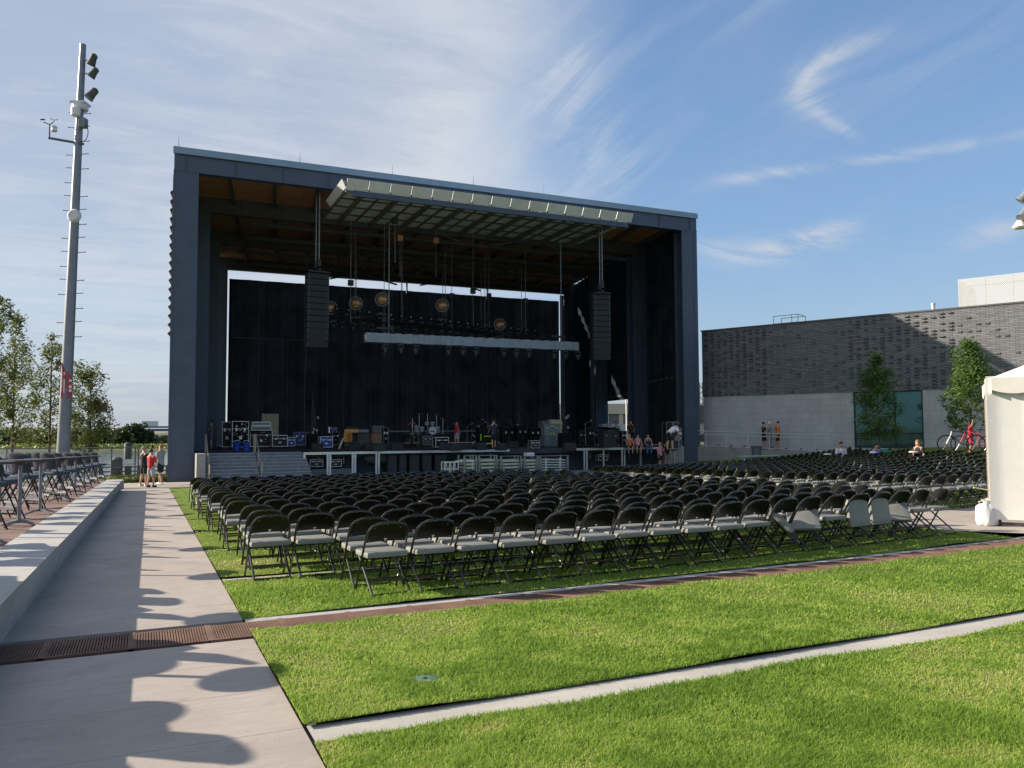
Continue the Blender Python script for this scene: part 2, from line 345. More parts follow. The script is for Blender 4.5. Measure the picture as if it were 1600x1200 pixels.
ys = [-400, -100, -40, -10, -5, 0, 5, 10, 15, 20, 25, 30, 35, 40, 44.6, 46, 48, 50, 51, 52, 53, 54, 55, 56, 58, 60, 70, 82, 84, 88, 92, 110, 140, 170, 190, 193, 195, 198, 205, 230, 280, 400, 700, 1500, 4000]
struct(gridmesh('ground', xs, ys, groundz, m_earth))
o = gridmesh('river', [-2500, -800, -200, -100, -50, 0, 60, 110, 200], [50, 60, 80, 120, 160, 200], lambda a, b: -3.0, m_water); struct(o)

# near lawn sheets, laid in curved bands between the concrete strips
def und(X, Y): return .5*(.012*math.sin(X*2.3+1.1*Y)+.010*math.sin(3.1*Y-1.7*X+1)+.008*math.sin(5.3*X+4.1*Y))
def lawn_h(X, Y): return gz(X, Y)+.020+und(X, Y)
def pathR(Y): return .79+.0038*Y
BANDS = [(-2.5, 4.24), (4.535, 7.10), (7.66, 9.95), (10.2, 13.05), (13.3, 16.1), (16.35, 19.15), (19.4, 36.2)]
def bandmesh(name, x0f, x1, y0, y1, zf, m, nx=60, ny=14, k=.0045):
    v = []; f = []
    for j in range(ny+1):
        for i in range(nx+1):
            s = (i/nx)**1.3; yy = y0+(y1-y0)*j/ny; X0 = x0f(yy); X = X0+(x1-X0)*s; Y = yy+arc(X, k); v.append((X, Y, zf(X, Y)))
    for j in range(ny):
        for i in range(nx): a = j*(nx+1)+i; f.append((a, a+1, a+nx+2, a+nx+1))
    me = bpy.data.meshes.new(name); me.from_pydata(v, [], f); me.materials.append(m); o = bpy.data.objects.new(name, me); COL.objects.link(o)
    me.polygons.foreach_set('use_smooth', [True]*len(me.polygons)); return o
for i, (a, b) in enumerate(BANDS):
    x1 = 45 if i not in (2, 3) else 12.2
    struct(bandmesh('lawn', pathR, x1, a, b, lawn_h, m_lawn, 70 if i < 6 else 50, 16))
struct(bandmesh('lawn', lambda y_: 12.2, 45, 11.3, 13.05, lawn_h, m_lawn, 30, 8, .0045))
def slab(name, polyfn, y0, y1, x0f, x1, thick, m, nx=40, k=.0045, lift=.0):
    o = bandmesh(name, x0f, x1, y0, y1, lambda X, Y: gz(X, Y)+lift, m, nx, 1, k); return o
for (a, b) in ((4.245, 4.53), (9.955, 10.195), (13.055, 13.295), (16.105, 16.345), (19.155, 19.395)):
    struct(slab('concrete_strip', None, a-.05, b+.05, lambda y_: pathR(y_)+.02, 40 if a < 9 else (12.2 if a < 12 else 40), .1, m_strip))
struct(slab('concrete_strip', None, 7.521, 7.70, lambda y_: pathR(y_)+.01, 40, .1, m_curb, lift=.006))
struct(slab('concrete_strip', None, 6.80, 6.938, lambda y_: pathR(y_)+.01, 40, .1, m_curb, lift=.004))
struct(bandmesh('plaza', lambda y_: 12.35-.25*(y_-7.66)+.35*abs(y_-9.6), 45, 7.66, 11.29, lambda X, Y: gz(X, Y)+.010, m_path, 30, 6))

# path of cast slabs with open joints
def pathz(Y): return gz(0, Y)
pm = MB(); cuts = [-3.0, -.6, 1.2, 2.1, 2.95, 3.75, 4.55, 5.35, 6.12, 6.86]; c2_ = [7.655]
while c2_[-1] < 44: c2_.append(c2_[-1]+.86)
for seq in (cuts, c2_):
    for a, b in zip(seq[:-1], seq[1:]):
        a2, b2 = a+.0022, b-.0022; L = -1.30
        pts = [(L, a2, pathz(a2)), (pathR(a2), a2+.012, pathz(a2)), (pathR(b2), b2+.012, pathz(b2)), (L, b2, pathz(b2))]
        pm.prism(pts, (0, 0, -.08))
o = pm.build('path', m_path); struct(o)
o = gridmesh('path_bed', [-1.32, 1.05], [-3, 0, 5, 10, 20, 30, 44.6], lambda X, Y: pathz(Y)-.022, m_joint); struct(o)
# landing across the path end in front of the stage column
pm = MB(); pm.prism([(-.7, 37.2, gz(0, 37.2)+.006), (12, 37.2, gz(0, 37.2)+.006), (12, 43.9, gz(0, 43.9)+.006), (-.7, 43.9, gz(0, 43.9)+.006)], (0, 0, -.05))
o = pm.build('path', m_path); struct(o)
pm = MB(); pm.prism([(12, 36.5, gz(0, 36.5)+.02), (33, 36.5, gz(0, 36.5)+.02), (33, 44.6, gz(0, 44.6)+.02), (12, 44.6, gz(0, 44.6)+.02)], (0, 0, -.05))
o = pm.build('pavement', m_stairs); struct(o)

# trench drain: iron grate in pieces, following the same curve
dr = thing('trench_drain', 'long rusty iron trench drain running across the path and lawn', 'drain')
g_ = MB(); fr = MB(); fr2 = MB(); xg = -1.3
while xg < 26:
    xw = xg+.0205; X = (xg+xw)/2; yo = arc(X)
    if int((xg+1.3)/.6) != int((xw+1.3)/.6): g_.b2(xg, xg+.05, 6.94+yo, 7.52+yo, gz(X, 7.2)-.02, gz(X, 7.2)+.006); xg += .052; continue
    g_.b2(xg, xg+.0135, 6.97+yo, 7.49+yo, gz(X, 7.2)-.02, gz(X, 7.2)+.004); xg = xw
for i in range(60):
    a, b = -1.3+i*.45, -1.3+(i+1)*.45; ya, yb = arc(a), arc(b)
    for yy in (6.94, 7.495): (fr if yy > 7 else fr2).prism([(a, yy+ya, gz(a, yy)+.0065), (b, yy+yb, gz(b, yy)+.0065), (b, yy+.025+yb, gz(b, yy)+.0065), (a, yy+.025+ya, gz(a, yy)+.0065)], (0, 0, -.03))
g_.build('grate_bars', m_rust, dr); fr.build('grate_frame', m_rust, dr); fr2.build('grate_frame', m_rust, dr)
ch = bandmesh('channel', lambda y_: -1.3, 26, 6.94, 7.52, lambda X, Y: gz(X, Y)-.022, m_hole, 50, 1); ch.parent = dr

# irrigation lid in the turf
p = on_z(665, 1070, -.13); lid = MB(); lid.lathe([(.095, -.05), (.095, .012), (.085, .018), (.02, .020), (.02, .008)], 24, (p.x, p.y, gz(p.x, p.y)+.012))
tag(lid.build('valve_lid', mat('green_plastic', (.10, .17, .13), .5, 0, .1, 9), None, True), 'round green valve box lid sunk in the near grass', 'valve lid')

# terrace of brick pavers and its concrete bench edge
TZ = .345
o = gridmesh('terrace', [-30, -8, -3, -1.5], [-6, 0, 10, 20, 30, 37.5], lambda X, Y: gz(0, Y)+TZ, m_brick); struct(o)
tb = MB(); tb.prism([(-30, 37.5, gz(0, 37.5)+TZ-.005), (-.8, 37.5, gz(0, 37.5)+TZ-.005), (-.8, 37.75, gz(0, 37.5)+TZ-.005), (-30, 37.75, gz(0, 37.5)+TZ-.005)], (0, 0, -1.2)); struct(tb.build('terrace_edge', m_wallc))
lw = MB(); seq = [-6]+[1.4+2.05*i for i in range(18)]
for a, b in zip(seq[:-1], seq[1:]):
    b = min(b, 35.9); a2 = a+.006; b2 = b-.006; xf = lambda y_: -.93+.004*y_
    z0, z1 = gz(0, a)+.455, gz(0, b)+.455
    if b2 <= a2: continue
    vs = [(xf(a2), a2, z0), (xf(b2), b2, z1), (xf(b2)-.58, b2, z1), (xf(a2)-.58, a2, z0)]
    bt = [Vector(v)-Vector((.17 if i_ < 2 else 0, 0, .62)) for i_, v in enumerate(vs)]; A4 = [lw.bm.verts.new(v) for v in vs]; B4 = [lw.bm.verts.new(v) for v in bt]
    lw.bm.faces.new(A4); lw.bm.faces.new(B4[::-1])
    for i_ in range(4): lw.bm.faces.new((A4[i_], B4[i_], B4[(i_+1) % 4], A4[(i_+1) % 4]))
tag(lw.build('bench_wall', m_curb), 'long low grey concrete bench wall along the left of the path', 'bench wall')

# ------------------------------------------------------------------ grass blades
def make_grass():
    rng = np.random.default_rng(3); n = 760000
    px = rng.uniform(-60, 1760, n); py = rng.uniform(770, 1400, n)
    m_ = 150000; px = np.concatenate([px, rng.uniform(1740, 3400, m_), rng.uniform(-60, 1760, m_//2)]); py = np.concatenate([py, rng.uniform(690, 1700, m_), rng.uniform(1390, 2300, m_//2)]); n = len(px)
    f, r_, u_ = np.array(fw), np.array(rt), np.array(up)
    d = f[None]+r_[None]*((px-800)/FPX)[:, None]-u_[None]*((py-600)/FPX)[:, None]
    t = -CZ/(d[:, 2]+.0235*d[:, 1]); P = np.array([0, 0, CZ])[None]+d*t[:, None]
    X, Y = P[:, 0], P[:, 1]; dist = t
    ar = .0045*np.maximum(X-.8, 0)**2; Yb = Y-ar; pr = .79+.0038*Y
    ok = np.zeros(n, bool)
    for i, (a, b) in enumerate(BANDS[:6]):
        inb = (Yb > a+.005) & (Yb < b+.0)
        if i in (2, 3): inb &= (X < 12.2)
        ok |= inb
    ok |= (X > 12.2) & (Yb > 11.3) & (Yb < 13.05)
    pl = 12.35-.25*(Yb-7.66)+.35*np.abs(Yb-9.6)
    ok &= ~((Yb > 7.66) & (Yb < 11.3) & (X > pl))
    ok &= (X > pr+.0) & (X < 26) & (Y < 19) & (t > 0) & (((X-p.x)**2+(Y-p.y)**2) > .006)
    # worn patches
    def vn(f, sd):
        g = np.random.default_rng(sd).uniform(0, 1, (256, 256)); a_ = X*f+40; b_ = Y*f+40; i0 = np.floor(a_).astype(int); j0 = np.floor(b_).astype(int); u = a_-i0; v_ = b_-j0; u = u*u*(3-2*u); v_ = v_*v_*(3-2*v_)
        G = lambda i, j: g[i % 256, j % 256]
        return (G(i0, j0)*(1-u)+G(i0+1, j0)*u)*(1-v_)+(G(i0, j0+1)*(1-u)+G(i0+1, j0+1)*u)*v_
    cl = np.clip(.5+1.1*((vn(.9, 1)-.5)*.9+(vn(2.7, 2)-.5)*.8+(vn(8, 3)-.5)*.8), 0, 1.2)
    ok &= rng.uniform(0, 1, n) < np.where(dist > 9, .55, 1.0)
    X, Y, dist, cl = X[ok], Y[ok], dist[ok], cl[ok]; n = len(X)
    und_ = .5*.012*np.sin(X*2.3+1.1*Y)+.5*.010*np.sin(3.1*Y-1.7*X+1)+.5*.008*np.sin(5.3*X+4.1*Y)
    Z = -.0235*Y+.0022*np.maximum(X-18, 0)**2+.016+und_
    h = rng.uniform(.015, .033, n)*(1.05-.55*(cl-.5)); wd = np.clip(.0011*dist*.55, .0022, .0065)
    th = rng.uniform(0, 2*np.pi, n); ln = rng.uniform(.1, 1.25, n)*h; la = rng.uniform(0, 2*np.pi, n)
    wx, wy = np.cos(th)*wd, np.sin(th)*wd; lx, ly = np.cos(la)*ln, np.sin(la)*ln
    V = np.zeros((n, 5, 3)); V[:, 0] = np.stack([X-wx, Y-wy, Z], 1); V[:, 1] = np.stack([X+wx, Y+wy, Z], 1)
    V[:, 2] = np.stack([X+wx*.75+lx*.35, Y+wy*.75+ly*.35, Z+h*.55], 1); V[:, 3] = np.stack([X-wx*.75+lx*.35, Y-wy*.75+ly*.35, Z+h*.55], 1)
    V[:, 4] = np.stack([X+lx, Y+ly, Z+h*.97], 1)
    me = bpy.data.meshes.new('grass'); me.vertices.add(n*5); me.vertices.foreach_set('co', V.reshape(-1).astype(np.float32))
    base = np.arange(n)[:, None]*5
    li = np.concatenate([base+np.array([0, 1, 2, 3])[None], base+np.array([3, 2, 4])[None]], 1).reshape(-1)
    me.loops.add(n*7); me.loops.foreach_set('vertex_index', li.astype(np.int32)); me.polygons.add(n*2)
    ls = (np.arange(n)[:, None]*7+np.array([0, 4])[None]).reshape(-1); me.polygons.foreach_set('loop_start', ls.astype(np.int32))
    try: me.polygons.foreach_set('loop_total', np.tile([4, 3], n).astype(np.int32))
    except Exception: pass
    me.update(calc_edges=True); me.polygons.foreach_set('use_smooth', [True]*(n*2))
    dry = np.exp(-(((X-1.25)/.45)**2+((Y-11.3)/.55)**2)) + .8*np.exp(-(((X-1.7)/.30)**2+((Y-4.05)/.12)**2)) + .5*np.exp(-(((X-1.9)/.35)**2+((Y-5.55)/.30)**2))
    tint = np.clip(rng.uniform(.0, .62, n)+.55*(cl-.5)+dry*.6+(rng.uniform(0, 1, n) > .93)*.3, 0, 1)
    a_ = me.attributes.new('tint', 'FLOAT', 'POINT'); a_.data.foreach_set('value', np.repeat(tint, 5).astype(np.float32))
    me.materials.append(m_blade); o = bpy.data.objects.new('grass', me); COL.objects.link(o)
    tag(o, 'short bright green lawn grass between path and chairs', 'grass', None, 'stuff')
make_grass()

# ------------------------------------------------------------------ black folding chairs (face +Y, back towards the camera)
def chair_frame(low=False):
    f = MB(); s = 4 if low else 8
    def P(z, sx, in_=0): return (sx*(.218-in_), .235-.565*z, z)          # leaning side tube: front foot to back top
    top = [P(z, -1) for z in (0.0, .30, .60)] + [P(.70, -1, .012), P(.755, -1, .05), P(.782, -1, .11)] + [P(.792, 1, .218)] + [P(.782, 1, .11), P(.755, 1, .05), P(.70, 1, .012)] + [P(z, 1) for z in (.60, .30, 0)]
    f.tube(top, .0125, s)
    if not low: f.bar(P(.12, -1), P(.12, 1), .012, .022)
    return f
def chair_rear(low=False):
    f = MB(); s = 4 if low else 8
    for sx in (-1, 1):
        f.tube([(sx*.195, .185, .415), (sx*.195, -.285, .0)], .0125, s)
        if not low: f.lathe([(.016, -.004), (.018, .012), (.014, .03)], 8, (sx*.195, -.285, .0))
    f.bar((-.195, -.262, .022), (.195, -.262, .022), .012, .024)
    f.bar((-.195, -.12, .145), (.195, -.12, .145), .012, .022)
    if not low: f.bar((-.215, .19, .40), (.215, .19, .40), .014, .02)
    return f
def chair_back(low=False):
    m = MB(); nx, nz = (5, 2) if low else (12, 5); vs = []
    for side in (0, 1):
        for j in range(nz+1):
            for i in range(nx+1):
                u = i/nx*2-1; topz = .786 - .085*abs(u)**3.2; botz = .552+.006*(1-u*u)+.012
                z = botz+(topz-botz)*j/nz; yy = .235-.565*z + .030*(1-u*u) + (.004 if side else -.002)
                vs.append(m.bm.verts.new((u*.212, yy+.004, z)))
    n = (nx+1)*(nz+1); V = vs
    for j in range(nz):
        for i in range(nx):
            a = j*(nx+1)+i; m.bm.faces.new((V[a], V[a+1], V[a+nx+2], V[a+nx+1])); b = a+n; m.bm.faces.new((V[b+nx+1], V[b+nx+2], V[b+1], V[b]))
    for j in range(nz):
        for i in (0, nx): a = j*(nx+1)+i; m.bm.faces.new((V[a], V[a+nx+1], V[a+nx+1+n], V[a+n]))
    for i in range(nx):
        for j in (0, nz): a = j*(nx+1)+i; m.bm.faces.new((V[a], V[a+1], V[a+1+n], V[a+n]))
    return m
def chair_rivets():
    m = MB()
    for (u, z) in ((-.85, .585), (.85, .585), (-.62, .725), (.62, .725), (0, .765)):
        x_ = u*.212; m.ball((x_, .235-.565*z+.030*(1-u*u)+.000, z), .0042, (1, .5, 1), 1)
    m.box((0, .235-.565*.60+.026, .598), (.030, .004, .012)); m.box((0, .235-.565*.585+.026, .584), (.014, .004, .014)); return m
def chair_seat(low=False):
    m = MB()
    if low: m.box((0, .06, .432), (.385, .40, .055)); return m
    m.box((0, .055, .434), (.43, .43, .064), None, .020)
    bmesh.ops.subdivide_edges(m.bm, edges=[e for e in m.bm.edges if e.calc_length() > .2], cuts=4, use_grid_fill=True)
    for v in m.bm.verts:
        if v.co.z > .46: v.co.z += .010*(1-min(1, abs(v.co.x)/.21)**2)*(1-min(1, abs(v.co.y-.06)/.19)**2)
        if v.co.y > .2: v.co.x *= .97
    return m
c0 = thing('folding_chair', 'black folding chair', 'chair', (0, 0, 0), 0, 'black folding chairs set out on the lawn')
chair_frame().build('frame', m_cham, c0, True); chair_rear().build('rear_legs', m_cham, c0, True)
bkm = chair_back(); nb = len(bkm.bm.faces); tmp = chair_rivets(); tm = bpy.data.meshes.new('tmp'); tmp.bm.to_mesh(tm); tmp.bm.free(); bkm.bm.from_mesh(tm); bpy.data.meshes.remove(tm)
bk = bkm.build('backrest', m_chback, c0, True); bk.data.materials.append(m_alu)            # rivets and number plate are the back's own trim
for i_, p_ in enumerate(bk.data.polygons): p_.material_index = 1 if i_ >= nb else 0
chair_seat().build('seat', m_chseat, c0, True)
def low_chair_arrays():
    out = []
    for fn, mi in ((chair_frame, 0), (chair_rear, 0), (chair_back, 1), (chair_seat, 2)):
        b = fn(True); b.bm.verts.index_update(); out.append((np.array([v.co[:] for v in b.bm.verts]), [[v.index for v in f.verts] for f in b.bm.faces], mi)); b.bm.free()
    return out
ROWOFF = [0, .66, 1.68, 2.62, 3.66, 4.80, 5.90, 6.92, 7.95, 8.98, 10.0, 11.05, 12.1, 13.15, 14.2, 15.25, 16.3, 17.35]
spots = []
def crow(X): return .05*(X-2.3)+.005*(X-2.3)**2 if X > 2.3 else .05*(X-2.3)
for r_, off in enumerate(ROWOFF):
    x0 = 2.36 if r_ == 0 else (2.36 if r_ == 1 else 1.47+.06*math.sin(r_*2.1))
    k = 0; X = x0
    while X < (12.05 if r_ < 3 else 12.4):
        spots.append(['A', r_, k, X, 8.33+off+crow(X)]); X += .52; k += 1
    nA = k
for r_ in range(15):
    X = 15.55; k = 0; Y0 = 12.55+r_*1.03
    while X < 30.2+.25*r_:
        spots.append(['B', r_, k, X, Y0+.19*(X-15.55)+.004*(X-15.55)**2]); X += .53; k += 1
ORD = ['first', 'second', 'third', 'fourth', 'fifth', 'sixth', 'seventh', 'eighth', 'ninth', 'tenth', 'eleventh', 'twelfth', 'thirteenth', 'fourteenth', 'fifteenth', 'sixteenth', 'seventeenth', 'eighteenth', 'nineteenth', 'twentieth', 'twenty-first', 'twenty-second', 'twenty-third', 'twenty-fourth', 'twenty-fifth', 'twenty-sixth', 'twenty-seventh', 'twenty-eighth', 'twenty-ninth', 'thirtieth', 'thirty-first', 'thirty-second', 'thirty-third', 'thirty-fourth', 'thirty-fifth']
def inframe(X, Y):
    v = Vector((X, Y, gz(X, Y)+.6))-CAM; d = v.dot(fw)
    if d < .1: return None
    px, py = 800+FPX*v.dot(rt)/d, 600-FPX*v.dot(up)/d
    return d if (-20 < px < 1552) else None
rng_ = random.Random(5); vis = []
for s in spots:
    s[3] += rng_.uniform(-.012, .012); s[4] += rng_.uniform(-.02, .02)
    rowang = math.atan(.05+.01*(s[3]-2.3)) if s[0] == 'A' else math.atan(.19+.008*(s[3]-15.5))
    s.append(rowang+rng_.uniform(-.035, .035)); d = inframe(s[3], s[4])
    if d: vis.append((d, s))
vis.sort(key=lambda q: q[0]); near = vis[:300]; farc = [q[1] for q in vis[300:]]
UP = {14: 'up', 15: 'up', 12: 'tiltr', 16: 'tiltr2', 11: 'tiltl'}
nfirst = sum(1 for s in spots if s[0] == 'A' and s[1] == 0)
for i, (d, s) in enumerate(near):
    blk, r_, k, X, Y, a = s
    c = c0 if i == 0 else copy_tree(c0)
    c.location = (X-.08, Y, gz(X, Y)+.018); c.rotation_euler = (-.02, 0, a); c.scale = (1.03, 1, .93)
    if blk == 'A':
        rown = 'nearest row' if r_ == 0 else ORD[r_]+' row back'
        lab = 'black folding chair, %s from the left in the %s' % (ORD[k], rown)
    else: lab = 'black folding chair, %s past the aisle in the right-hand block, %s row' % (ORD[k], ORD[r_])
    st_ = None
    if blk == 'A' and r_ == 0:
        q = k
        if q in UP:
            st_ = UP[q]; seat = [h for h in c.children if h.name.startswith('seat')][0]
            if st_ == 'up': seat.matrix_local = Matrix.Translation((0, -.10, .30)) @ Matrix.Rotation(R(84), 4, 'X') @ Matrix.Translation((0, .13, -.40)); lab = 'folding chair with grey seat flipped upright, %s in the nearest row' % ORD[k]
            else:
                sg = -1 if st_ != 'tiltl' else 1
                seat.matrix_local = Matrix.Translation((.02*sg, -.03, .46)) @ Matrix.Rotation(R(38), 4, 'X') @ Matrix.Rotation(R(28*sg), 4, 'Y') @ Matrix.Rotation(R(30*sg), 4, 'Z') @ Matrix.Translation((0, -.06, -.436))
                lab = 'folding chair with loose grey cushion propped askew, %s in the nearest row' % ORD[k]
    c['label'] = lab
def far_chairs(lst):
    arr = low_chair_arrays(); V = []; F = []; MI = []; n0 = 0
    for s in lst:
        X, Y, a = s[3], s[4], s[5]; ca, sa = math.cos(a), math.sin(a); z = gz(X, Y)+.018
        for vs, fs, mi in arr:
            w_ = np.stack([vs[:, 0]*ca-vs[:, 1]*sa+X, vs[:, 0]*sa+vs[:, 1]*ca+Y, vs[:, 2]*.93+z], 1); V.append(w_)
            F += [[q+n0 for q in f] for f in fs]; MI += [mi]*len(fs); n0 += len(vs)
    me = bpy.data.meshes.new('folding_chairs'); me.from_pydata(np.concatenate(V).tolist(), [], F)
    for m in (m_cham, m_chback, m_chseat): me.materials.append(m)
    me.polygons.foreach_set('material_index', MI); o = bpy.data.objects.new('folding_chairs', me); COL.objects.link(o)
    tag(o, 'far rows of black folding chairs in front of the stage', 'chairs', 'black folding chairs set out on the lawn', 'stuff')
far_chairs(farc)

# ------------------------------------------------------------------ terrace tables and bar-height chairs
def tz(Y): return gz(0, Y)+TZ
m_top = mat('table_top', (.035, .03, .028), .4, 0, .2, 3)
t0 = thing('bar_table', 'high round bar table', 'table', (0, 0, 0), 0, 'high bar tables along the terrace')
q = MB(); q.lathe([(.29, 1.035), (.30, 1.04), (.30, 1.062), (.29, 1.068)], 32); q.build('tabletop', m_top, t0, True)
q = MB(); q.lathe([(.030, .06), (.030, 1.0)], 14); q.build('post', m_galv, t0, True)
q = MB(); q.lathe([(.04, .985), (.13, 1.034)], 14); q.build('bracket', m_black, t0, True)
q = MB()
for k in range(4):
    a = k*math.pi/2+.5; q.tube([(0, 0, .085), (.12*math.cos(a), .12*math.sin(a), .08), (.31*math.cos(a), .31*math.sin(a), .018)], [.028, .022, .014], 6)
q.build('base', m_galv, t0, True)
tys = [5.1, 7.4, 9.5, 12.2, 15.2, 18.0, 22.6, 26.4, 30.2, 34.6]
def tlabel(i):
    if i < 3: return 'high round bar table on the terrace, %s out beyond the left foreground shadows' % ['nearest', 'second', 'third'][i]
    return 'high round bar table on the brick terrace, %s from the left edge' % ORD[i-3]
for i, Y in enumerate(tys):
    c = t0 if i == 0 else copy_tree(t0); Xt = -1.98 if i < 3 else -1.83
    c.location = (Xt, Y, tz(Y)); c.rotation_euler = (0, 0, i*1.3); c['label'] = tlabel(i)
for i, (X, Y) in enumerate([(-2.7, 6.9), (-2.7, 8.05), (-3.1, 16.2), (-3.1, 22.4), (-3.0, 28.3)]):
    c = copy_tree(t0); c.location = (X, Y, tz(Y)); c['label'] = 'high round bar table in the back terrace row, %s from the foreground' % ORD[i]
b0 = thing('bar_chair', 'bar chair', 'chair', (0, 0, 0), 0, 'bar-height folding chairs at the terrace tables')
q = MB()
for sx in (-1, 1):
    q.tube([(sx*.22, .34, 0), (sx*.22, -.03, .78), (sx*.215, -.13, 1.0), (sx*.19, -.17, 1.13)], .014, 8); 
q.bar((-.22, .28, .15), (.22, .28, .15), .015, .03); q.build('front_frame', m_black, b0, True)
q = MB()
for sx in (-1, 1): q.tube([(sx*.195, -.32, 0), (sx*.195, .16, .74)], .014, 8)
q.bar((-.195, -.27, .09), (.195, -.27, .09), .012, .03); q.build('rear_frame', m_black, b0, True)
q = MB(); q.bar((-.21, .235, .25), (.21, .235, .25), .02, .06); q.bar((-.21, -.20, .22), (.21, -.20, .22), .02, .04); q.build('footrest', m_alu, b0)
q = MB(); q.box((0, .10, .70), (.46, .44, .09), None, .035); q.build('seat', m_blvinyl, b0, True)
q = MB(); q.box((0, -.135, .995), (.46, .06, .42), Euler((R(13), 0, 0)), .028)
bmesh.ops.subdivide_edges(q.bm, edges=[e for e in q.bm.edges if e.calc_length() > .15], cuts=4, use_grid_fill=True)
for v in q.bm.verts:
    v.co.y -= .05*(1-(v.co.x/.2)**2)-.02
    if v.co.z > 1.14: v.co.z -= .055*(abs(v.co.x)/.2)**2
q.build('backrest', m_blvinyl, b0, True)
bs = []
for j, (X, Y, a) in enumerate([(-2.3, 4.7, 80), (-2.4, 5.7, 70), (-2.45, 8.7, 80), (-2.0, 8.1, 62), (-2.2, 6.2, 84), (-2.6, 5.0, 70), (-2.3, 9.9, 62), (-2.35, 10.7, 95), (-2.5, 11.5, 75), (-2.6, 13.4, 74), (-2.32, 14.6, 78), (-2.3, 15.9, 70), (-2.35, 16.9, 84), (-2.25, 18.9, 76), (-2.32, 19.9, 66), (-2.0, 21.9, 80), (-2.25, 22.7, 70), (-2.05, 24.7, 82), (-2.25, 25.6, 72), (-2.0, 27.5, 80), (-2.2, 28.3, 70),
                              (-1.98, 30.3, 78), (-2.2, 31.2, 72), (-1.9, 33.2, 80), (-2.1, 34.0, 74), (-1.8, 36.2, 78), (-2.9, 17.4, 60), (-3.0, 20.6, 75), (-2.95, 23.9, 64), (-2.9, 26.7, 78), (-2.8, 29.7, 70)]):
    c = b0 if j == 0 else copy_tree(b0); c.location = (X, Y, tz(Y)); c.rotation_euler = (0, 0, -R(a if j < 9 else a*.62))
    if j < 9: lab = 'tall padded folding chair on the terrace outside the left edge, %s nearest one' % ORD[j]
    elif j < 26: lab = 'tall blue-black padded folding chair, %s from the left in the bench-side terrace row' % ORD[j-9]
    else: lab = 'tall blue-black padded folding chair, %s from the left in the rear terrace row' % ORD[j-26]
    c['label'] = lab

# ------------------------------------------------------------------ the stage house
FZ = .38                                   # stage floor level
LEFT = [(2.24, 44.27), (3.34, 52.0), (4.55, 60.6), (5.90, 70.0)]      # inner edge of each left column
RIGHT = [(32.54, 44.27), (33.62, 52.0), (35.25, 60.6), (37.25, 70.0)]
GB = -1.12
stg = thing('stage_house', 'big open dark blue steel stage house with a flat level roof', 'stage')
def ibeam_col(x0, x1, y0, y1, z0, z1, side):
    q = MB(); q.b2(x0, x1, y0, y0+.05, z0, z1)                       # front plate
    xw = x0+.02 if side < 0 else x1-.10
    q.b2(x0+.5, x0+.58, y0+.051, y1-.051, z0, z1); q.b2(x0, x1, y1-.05, y1, z0, z1)
    q.b2(x0+.06, x0+.09, y0-.02, y0-.001, z0, z1) if side < 0 else q.b2(x1-.30, x1-.27, y0-.02, y0-.001, z0, z1)
    return q
for i, (xi, yi) in enumerate(LEFT):
    q = ibeam_col(xi-1.21, xi, yi, yi+.9, GB if i == 0 else FZ-.2, 14.86, -1)
    if i == 0:
        for zz in (3.9, 9.6): q.b2(xi-1.2, xi-.01, yi-.006, yi-.001, zz, zz+.02)
    q.build('column', m_steel, stg)
for i, (xi, yi) in enumerate(RIGHT):
    q = ibeam_col(xi, xi+1.24, yi, yi+.9, GB if i == 0 else FZ-.2, 14.86, 1); q.build('column', m_steel, stg)
for i in range(4):                                                    # cross frames
    xa, ya = LEFT[i]; xb, yb = RIGHT[i]; xa -= 1.21; xb += 1.24
    q = MB(); q.b2(xa+.02, xb-.02, ya, ya+.04, 14.93, 15.86); q.b2(xa, xb, ya-.02, ya+.45, 14.86, 14.93)
    q.b2(xa, xb, ya-.001, ya+.45, 15.861, 15.9)
    n = 13
    for k in range(n+1):
        X = xa+.6+(xb-xa-1.2)*k/n; q.b2(X-.012, X+.012, ya-.06, ya-.001, 14.935, 15.85)
    q.build('roof_beam', m_steel if i == 0 else m_steel_d, stg)
rx = lambda Y, s: (LEFT[0][0]-1.21+(Y-44.27)*.142) if s < 0 else (RIGHT[0][0]+1.24+(Y-44.27)*.175)
q = MB(); q.prism([(rx(44.2, -1)-.03, 44.2, 15.91), (rx(44.2, 1)+.03, 44.2, 15.91), (rx(72, 1), 72, 15.91), (rx(72, -1), 72, 15.91)], (0, 0, .16)); q.build('roof', m_fascia, stg)
q = MB(); q.b2(rx(44.2, -1)-.03, rx(44.2, 1)+.03, 44.14, 44.195, 15.74, 16.09); q.build('roof_edge', m_fascia, stg)
q = MB(); q.prism([(rx(44.6, -1)+.1, 44.62, 15.80), (rx(44.6, 1)-.1, 44.62, 15.80), (rx(71, 1)-.1, 71, 15.80), (rx(71, -1)+.1, 71, 15.80)], (0, 0, .05)); q.build('roof_deck', m_wood, stg)
for k in range(13):                                                   # purlins under the timber deck
    X = 3.6+k*2.45; q = MB(); q.bar((X, 44.7, 15.62), (X+3.8, 70.5, 15.62), .16, .34); q.build('purlin', m_steel_d, stg)
q = MB()
for (a, b) in (((12, 15.0), (20, 15.0)), ((20, 15.0), (28, 15.0))):
    for yy in (48, 56, 65): q.bar((a[0], yy, 15.2), (b[0], yy+4, 14.4), .12, .12); q.bar((a[0]+2, yy+3.6, 14.4), (b[0]-1, yy, 15.3), .10, .10)
for Y in (54, 58, 63, 67): q.bar((6, Y, 14.9), (35, Y, 14.9), .2, .28)
q.build('roof_bracing', m_steel_d, stg)
